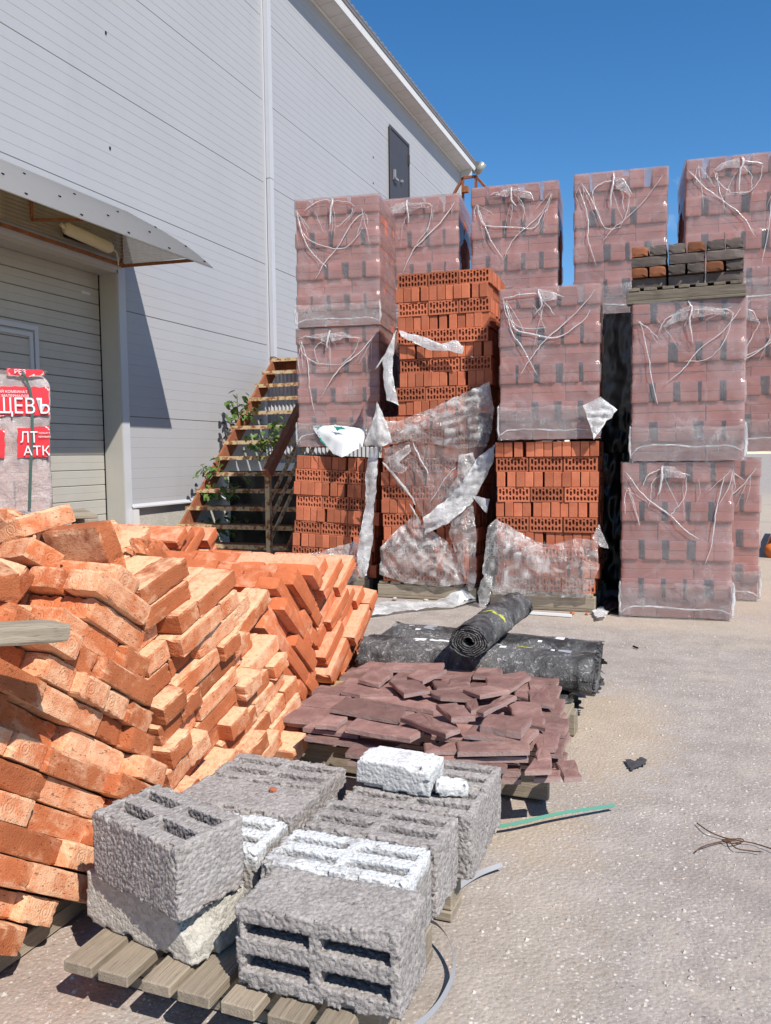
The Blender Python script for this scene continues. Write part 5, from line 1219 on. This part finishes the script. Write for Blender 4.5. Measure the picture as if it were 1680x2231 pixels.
torn('film_strip', z7((1050, 1390), (1240, 1240), (1330, 1130), (1440, 960), (1555, 870), (1545, 1000), (1480, 1130), (1400, 1280), (1230, 1430), (1060, 1510)), 6.66, 'film_white', C1, amp=0.022, bulge=0.035, seed=3, dy=0.02, fr=14)
torn('film_strip', z7((1390, 1230), (1520, 1260), (1500, 1360), (1440, 1300)), 6.65, 'film_white', C1, amp=0.014, bulge=0.015, seed=4)
torn('film_strip', z7((1250, 1400), (1400, 1290), (1425, 1500), (1420, 1850), (1385, 1935), (1330, 1800), (1280, 1640), (1230, 1500)), 6.68, 'film_torn', C1, amp=0.019, bulge=0.03, seed=5, dy=0.01, fr=13)
torn('film_skirt', z7((745, 1600), (870, 1470), (1000, 1360), (1060, 1450), (1150, 1510), (1220, 1560), (1290, 1660), (1345, 1860), (1150, 1880), (900, 1850), (740, 1790)), 6.70, 'film_torn', C1, amp=0.017, bulge=0.035, seed=6, dy=0.015, fr=11)
torn('film_strip', z7((665, 900), (730, 890), (725, 1080), (700, 1350), (690, 1560), (650, 1800), (590, 1810), (580, 1650), (600, 1500), (640, 1300), (640, 1100)), 6.72, 'film_white', C1, amp=0.017, bulge=0.02, seed=7, dy=0.015, fr=14)
torn('film_skirt', z7((40, 1640), (200, 1650), (350, 1625), (560, 1560), (640, 1600), (600, 1815), (480, 1880), (300, 1880), (60, 1860)), 6.86, 'film_torn', A1, amp=0.017, bulge=0.03, seed=8, fr=12)
torn('film_strip', z7((855, 60), (800, 200), (760, 280), (770, 420), (790, 560), (880, 600), (850, 480), (830, 330), (842, 200)), 6.70, 'film_white', C2, amp=0.012, bulge=0.015, seed=9)
torn('film_strip', z7((855, 60), (1050, 110), (1180, 160), (1280, 130), (1335, 180), (1330, 235), (1450, 270), (1250, 212), (1100, 207), (1010, 165), (900, 112)), 6.69, 'film_white', C2, amp=0.012, bulge=0.012, seed=10)
torn('film_skirt', z8((60, 1480), (110, 1430), (330, 1560), (430, 1580), (560, 1540), (680, 1560), (690, 1700), (640, 1880), (300, 1870), (90, 1860), (30, 1740)), 6.52, 'film_torn', D1, amp=0.017, bulge=0.03, seed=11, fr=12)
torn('film_flap', z8((600, 790), (700, 740), (795, 815), (720, 900), (660, 985), (640, 900)), 6.50, 'film_white', D2, amp=0.019, bulge=0.02, seed=12, fr=16)
torn('film_flap', z8((650, 1540), (690, 1460), (745, 1600), (700, 1590)), 6.54, 'film_torn', D1, amp=0.012, bulge=0.01, seed=13)
torn('film_strip', z8((40, 1740), (90, 1760), (70, 1900), (20, 1960), (0, 1850)), 6.50, 'film_torn', D1, amp=0.014, bulge=0.02, seed=14)
for pts, Y, r in (([(760, 1000), (850, 1100), (960, 1240), (990, 1300)], 6.69, 0.012), ([(950, 1290), (1000, 1380), (1040, 1460)], 6.69, 0.008), ([(1280, 1030), (1200, 1120), (1090, 1290)], 6.69, 0.006), ([(970, 850), (1040, 1000), (1090, 1080)], 6.68, 0.008), ([(710, 340), (800, 200), (860, 60)], 6.70, 0.01)):
    o = fold(C1, [on_y(x, y, Y) for x, y in z7(*pts)], r); o.matrix_parent_inverse = C1.matrix_basis.inverted()
torn('film_sheet', z7((630, 870), (690, 720), (722, 565), (760, 640), (800, 740), (830, 860), (740, 890)), 6.655, 'film_white', C1, amp=0.022, bulge=0.05, seed=15, fr=16)
torn('film_sheet', z7((800, 960), (950, 870), (960, 920), (880, 1000), (940, 1040), (900, 1080), (820, 1060)), 6.68, 'film_torn', C1, amp=0.019, bulge=0.03, seed=16, fr=16)
torn('film_sheet', z7((1300, 950), (1400, 930), (1420, 980), (1380, 1100), (1330, 1180), (1240, 1260), (1200, 1240), (1290, 1100)), 6.67, 'film_torn', C1, amp=0.019, bulge=0.03, seed=17, fr=16)
# white and green printed sack on the left stack
BG = thing('folded_sack', 'folded white sack with teal print draped on the left hollow bricks', 'sack', on_y(700, 950, 6.9))
bi = BG.matrix_basis.inverted()
bpts = z7((265, 745), (420, 735), (640, 765), (620, 870), (470, 945), (410, 920), (340, 840))
bw_ = [on_y(x, y, 6.93 - 0.03*(i in (3, 4, 5)) - 0.05*(i == 4)) for i, (x, y) in enumerate(bpts)]
for k in range(3):
    o = sheet('sack_layer', [p + Vector((0.006*k, -0.015*k, -0.012*k)) for p in bw_], 'bag', BG, 0.016, 0.008, 0.02, 20 + k, 7); o.matrix_parent_inverse = bi
for pts in ([(270, 750), (330, 742), (300, 760)], [(290, 770), (330, 840), (400, 920), (410, 935), (320, 850)], [(410, 742), (470, 745), (500, 765), (450, 770), (440, 780), (430, 765)]):
    o = sheet('print_patch', [on_y(x, y, 6.86) for x, y in z7(*pts)], 'teal_print', BG, 0.008, 0.002, 0.012, 30, 7); o.matrix_parent_inverse = bi
# white sheeting on the ground by the pallets
GS = [on_z(x, y, 0.012) for x, y in ((790, 1305), (860, 1300), (930, 1303), (985, 1285), (1022, 1285), (1028, 1300), (980, 1312), (900, 1318), (800, 1332), (770, 1325))]
o = sheet('plastic_sheeting', GS, 'film_white', None, 0.02, 0.02, 0.03, 41, 6); tag(o, 'crumpled white plastic sheeting on the ground before the pallets', 'plastic sheet')
GS = [on_z(x, y, 0.02) for x, y in ((960, 1290), (985, 1278), (1015, 1280), (1030, 1295), (990, 1305))]
GS = [p + Vector((0, 0, 0.0)) for p in GS]; o = sheet('plastic_bag', GS, 'bag', None, 0.015, 0.03, 0.10, 43, 8); tag(o, 'puffed white plastic bag at the foot of the torn film stack', 'bag')
# debris
def rubble(px, py, s, mat, label, nm='brick_fragment', z=0.0):
    me = brick_mesh(nm, s, s*0.7, s*0.5, M[mat], 2, 0.004, s*0.15, int(px)); p = on_z(px, py, z); o = link(nm, me, None, (p.x, p.y, z + s*0.25), (0, 0, px)); tag(o, label, 'rubble'); return o
rubble(1236, 1327, 0.045, 'hollow_brick', 'orange brick fragment under the corner of the pallet'); rubble(1268, 1328, 0.035, 'hollow_brick', 'smaller orange brick fragment right of the pallet corner'); rubble(1292, 1332, 0.03, 'hollow_brick', 'orange brick crumb nearest the front right pack')
rubble(853, 1296, 0.05, 'stone', 'pale stone before the torn film pallet, left one', 'stone'); rubble(920, 1300, 0.05, 'stone', 'pale stone before the torn film pallet, right one', 'stone')
a, b = on_z(1118, 1322, 0.012), on_z(1235, 1330, 0.012); o = MB().bar(a, b, 0.02, 0.02).build('white_stick', M['bag']); tag(o, 'thin white stick on the ground before the pallet', 'stick')
o = sheet('film_scrap', [on_z(x, y, 0.02) for x, y in ((1280, 1322), (1300, 1310), (1318, 1318), (1308, 1335), (1290, 1338))], 'film_white', None, 0.012, 0.02, 0.04, 45, 12); tag(o, 'small crumpled white film scrap beside the front right pack', 'film scrap')
o = sheet('black_film_heap', [on_z(x, y, 0.02) for x, y in ((1290, 1312), (1310, 1298), (1345, 1300), (1350, 1318), (1320, 1325))], 'black_film', None, 0.015, 0.04, 0.10, 46, 10); tag(o, 'crumpled black film heap in the gap at ground level', 'film heap')
def ribbon(name, pts, w, mat, label, cat, tilt=0.0):
    P = smooth_path(pts, 8); mb = MB(); n = len(P)
    for i, p in enumerate(P):
        t = (P[min(i + 1, n - 1)] - P[max(i - 1, 0)]).normalized(); s = t.cross(Vector((0, 0, 1))).normalized(); s = (s*math.cos(tilt) + Vector((0, 0, 1))*math.sin(tilt))*w/2; up = Vector((0, 0, 0.0008))
        mb.v += [p - s - up, p + s - up, p + s + up, p - s + up]
    for i in range(n - 1):
        for k in range(4): mb.f.append((4*i + k, 4*i + (k + 1) % 4, 4*i + 4 + (k + 1) % 4, 4*i + 4 + k))
    o = mb.build(name, M[mat]); tag(o, label, cat); return o
ribbon('packing_strap', [on_z(1328, 1740, 0.02), on_z(1210, 1757, 0.035), on_z(1090, 1783, 0.03), on_z(985, 1789, 0.025), on_z(900, 1790, 0.02)], 0.012, 'green_strap', 'green packing strap lying on the asphalt by the blocks', 'strap', 0.5)
ribbon('packing_strap', [on_z(1085, 1868, 0.02), on_z(1030, 1890, 0.015), on_z(975, 1930, 0.006), on_z(935, 1978, 0.004), on_z(905, 2030, 0.004), on_z(880, 2070, 0.004)], 0.014, 'grey_strap', 'grey packing strap curling up from under the block pallet', 'strap', 0.8)
ribbon('packing_strap', [on_z(915, 1985, 0.06), on_z(945, 1998, 0.06), on_z(972, 2035, 0.05), on_z(982, 2090, 0.03), on_z(960, 2150, 0.012), on_z(925, 2195, 0.006), on_z(880, 2230, 0.004)], 0.013, 'grey_strap', 'grey packing strap looping out on the asphalt nearest the camera', 'strap', 1.1)
WR = thing('rusty_wire', 'twisted rusty wire knot lying on the asphalt at the right', 'wire', on_z(1590, 1815, 0)); wi = WR.matrix_basis.inverted()
for pts in ([(1506, 1778), (1530, 1795), (1560, 1808), (1590, 1815), (1630, 1822), (1680, 1838)], [(1503, 1840), (1520, 1828), (1560, 1818), (1590, 1815)], [(1575, 1816), (1590, 1832), (1620, 1838), (1645, 1840)], [(1560, 1814), (1600, 1812), (1605, 1818), (1580, 1822), (1560, 1814), (1600, 1816)]):
    o = MB().tube(smooth_path([on_z(x, y, 0.006 + 0.006*(i % 2)) for i, (x, y) in enumerate(pts)], 5), 0.002, 6).build('wire_strand', M['wire'], WR, True); o.matrix_parent_inverse = wi
o = sheet('rubber_scrap', [on_z(x, y, 0.004) for x, y in ((1348, 1642), (1362, 1640), (1372, 1645), (1385, 1638), (1398, 1644), (1394, 1656), (1376, 1660), (1365, 1665), (1356, 1654))], 'rag', None, 0.008, 0.010, 0.012, 47, 14); tag(o, 'dark torn rubber scrap on the open asphalt', 'scrap')
o = MB().tube([on_z(1368, 1396, 0.005), on_z(1378, 1400, 0.005)], 0.006, 6).build('twig', M['dark']); tag(o, 'short dark twig on the asphalt behind the rubber scrap', 'twig')
# orange pipes far right
pb = on_z(1668, 1205, 0)
for i, (dx, dz) in enumerate(((0, 0), (0.17, 0), (0.085, 0.145), (0.34, 0), (0.255, 0.145), (0.51, 0))):
    o = MB().tube([(pb.x + dx, pb.y, 0.085 + dz), (pb.x + dx + 0.3, pb.y + 3, 0.085 + dz)], 0.083, 16).build('orange_pipe', M['pipe_orange'], None, True); tag(o, ('leftmost orange plastic pipe on the ground beyond the packs', 'second orange plastic pipe on the ground beyond the packs', 'orange plastic pipe lying in the upper row, leftmost, beyond the packs', 'third orange plastic pipe on the ground beyond the packs', 'second orange plastic pipe of the upper row beyond the packs', 'rightmost orange plastic pipe on the ground beyond the packs')[i], 'pipe', 'orange pipes stacked beyond the packs')

# ================================================================== RED-PRINTED PACK BY THE GATE
dep = 5.5; cdir = Vector(_ray(-52*K, 960*K)); cc = Vector(CAM) + cdir*dep
RPz = 0.865
RPk = thing('printed_brick_pack', 'pink film-wrapped pack with red printed bands and a green strap', 'brick pack', (cc.x, cc.y, RPz)); w, d, h = 0.90, 0.62, 0.98
RPk.rotation_euler = (0, 0, math.atan2(CAM[1] - cc.y, CAM[0] - cc.x) + PI/2); RPk.location = RPk.location
ME['pale'] = brick_mesh('pale_brick', 0.25, 0.12, 0.065, M['pale_brick'], 0, 0.004); rr = random.Random(77)
for c in range(13):
    for i in range(4):
        o = link('brick', ME['pale'], RPk, (-w/2 + w/4*(i + 0.5) + rr.uniform(-0.01, 0.01)*(c < 6), 0.07 + rr.uniform(-0.01, 0.01), 0.066*(c + 0.5) + 0.03), (0, 0, rr.uniform(-0.04, 0.04))); o.scale = (0.9, 1, 0.97)
MB().lohi((-w/2 + 0.02, 0.11, 0.03), (w/2 - 0.03, d, 0.86)).build('inner_bricks', M['pale_brick'], RPk)
hood_film(RPk, w, d, h, 88, False, 'pink_film', 0.014, rnd_top=0.10)
sx = dep/FPX*K; rx = w/2 + 0.012                                  # metres per survey pixel at the pack
def rl(px, py, dy=0.0): return Vector((rx - (103 - px)*sx, -0.026 - dy, 0.98 - (py - 790)*sx*1.0))
for nm, pts in (('red_band', ((-190, 826), (103, 823), (103, 886), (-190, 890))), ('red_band', ((36, 914), (101, 910), (100, 976), (34, 980))), ('red_band', ((-60, 918), (10, 916), (8, 980), (-60, 985))), ('red_band', ((20, 784), (92, 786), (96, 797), (60, 802), (20, 798)))):
    sheet(nm, [rl(*p) for p in pts], 'red_print', RPk, 0.014, 0.004, 0.004, len(pts[0]) + int(pts[0][1]), 10, (0, -1, 0))
def text(s, px, py, size, mat='white_print', sx_=1.0):
    cu = bpy.data.curves.new('txt', 'FONT'); cu.body = s; cu.size = size; cu.extrude = 0.0006; ob = bpy.data.objects.new('txt', cu); COL.objects.link(ob); bpy.context.view_layer.update()
    me = bpy.data.meshes.new_from_object(ob.evaluated_get(bpy.context.evaluated_depsgraph_get())); bpy.data.objects.remove(ob); me.materials.clear(); me.materials.append(M[mat])
    o = link('lettering', me, RPk, rl(px, py, 0.014), (PI/2, 0, 0)); o.scale = (sx_, 1, 1); return o
text('ЩЕВЪ', -6, 882, 0.145, sx_=0.78); text('НЫЙ КОМБИНАТ', -6, 838, 0.024); text('ИХ МАТЕРИАЛОВ', -6, 847, 0.024)
text('ЛТ', 40, 946, 0.105, sx_=0.8); text('АТК', 46, 974, 0.09, sx_=0.95); text('ТОЛЬЯТТ', 78, 927, 0.016); text('КЕРАМИЧ', 78, 935, 0.016); text('РЕЗ', 34, 796, 0.04)
P = [rl(47, 789, -0.2), rl(49, 788, 0.0), rl(60, 815, 0.012), rl(67, 850, 0.014), rl(66, 920, 0.014), rl(60, 1000, 0.014), rl(54, 1092, 0.012)]
mb = MB(); S_ = smooth_path(P, 4)
for p in S_: mb.v += [p + Vector((-0.009, 0, 0)), p + Vector((0.009, 0, 0))]
mb.f = [(2*i, 2*i + 1, 2*i + 3, 2*i + 2) for i in range(len(S_) - 1)]; mb.build('strap', M['dark_strap'], RPk)
rp = RPk.location
pl = pallet('pallet under the red-printed pack by the gate', rp.x - 0.5, rp.x + 0.5, rp.y - 0.1, rp.y + 0.75, 0.862, 'X', 6, seed=60, z0=0.745); pl.rotation_euler = RPk.rotation_euler
LB = solid_pack('brick pack supporting the red-printed pack by the gate', rp.x - 0.45, rp.y, 0.003, 0.9, 0.62, 0.738, 0, 91, folds=False, film=False, band=False); LB.location = (rp.x, rp.y, 0.003); LB.rotation_euler = RPk.rotation_euler

# ================================================================== PLANTS ON AND UNDER THE STAIRS
def leaf_mesh(name, mat, L=0.09, W=0.05):
    mb = MB(); mb.add([(0, 0, 0), (L*0.3, W*0.5, 0.006), (L*0.7, W*0.42, 0.0), (L, 0, -0.015), (L*0.7, -W*0.42, 0.0), (L*0.3, -W*0.5, 0.006), (L*0.35, 0, -0.006), (L*0.7, 0, -0.01)], [(0, 6, 1), (1, 6, 7, 2), (2, 7, 3), (0, 5, 6), (5, 4, 7, 6), (4, 3, 7)])
    return mb.mesh(name, mat, True)
LF = leaf_mesh('leaf', M['leaf']); LFD = leaf_mesh('dry_leaf', M['leaf_dry'])
def plant(label, base, tips, n, spread, me, size=1.0, seed=0):
    t = thing('plant', label, 'plant', base, 0, 'weeds growing through the stairs'); rr = random.Random(seed); base = Vector(base)
    for tip in tips:
        tip = Vector(tip) - base; pts = smooth_path([(0, 0, 0), tip*0.5 + Vector((rr.uniform(-0.04, 0.04), rr.uniform(-0.04, 0.04), 0.02)), tip], 5); MB().tube(pts, 0.006, 5).build('stem', M['stem'], t, True)
        for i in range(n):
            f = 0.45 + 0.55*(i + 0.5)/n; p = pts[min(len(pts) - 1, int(f*(len(pts) - 1)))] + Vector((rr.gauss(0, spread), rr.gauss(0, spread), rr.gauss(0, spread*0.8)))
            o = link('leaf', me, t, p, (rr.uniform(-0.5, 0.5), rr.uniform(0.1, 0.9), rr.uniform(0, 2*PI))); s = size*rr.uniform(0.7, 1.25); o.scale = (s, s, s)
    return t
b = on_x(520, 940, 0.30); plant('bright leafy weed beside the upper treads at the wall', b, [on_x(512, 850, 0.30), on_x(535, 872, 0.45), on_x(498, 868, 0.2)], 24, 0.06, LF, 1.1, 1)
b = on_x(500, 990, 0.22); plant('dried brown weed hanging at the stair edge', b, [on_x(497, 900, 0.22), on_x(492, 930, 0.2)], 12, 0.035, LFD, 1.1, 2)
b = on_x(450, 1040, 0.35); plant('bright weed at the lower treads against the wall', b, [on_x(437, 1002, 0.22), on_x(475, 990, 0.45), on_x(455, 1010, 0.35)], 11, 0.05, LF, 1.0, 3)
b = on_x(460, 1080, 0.5); plant('green weed spreading under the lower treads', b, [on_x(455, 1062, 0.4), on_x(490, 1052, 0.7), on_x(520, 1050, 0.9)], 26, 0.08, LF, 0.9, 4)
b = on_x(560, 990, 1.0); plant('dark green bush under the middle treads', b, [on_x(560, 940, 1.0), on_x(600, 920, 1.2), on_x(620, 915, 1.4)], 30, 0.09, LF, 1.1, 5)
b = on_x(480, 1150, 0.6); plant('shaded weed at the foot of the stairs', b, [on_x(470, 1130, 0.5), on_x(450, 1150, 0.45), on_x(520, 1125, 0.9)], 24, 0.08, LF, 0.85, 6)
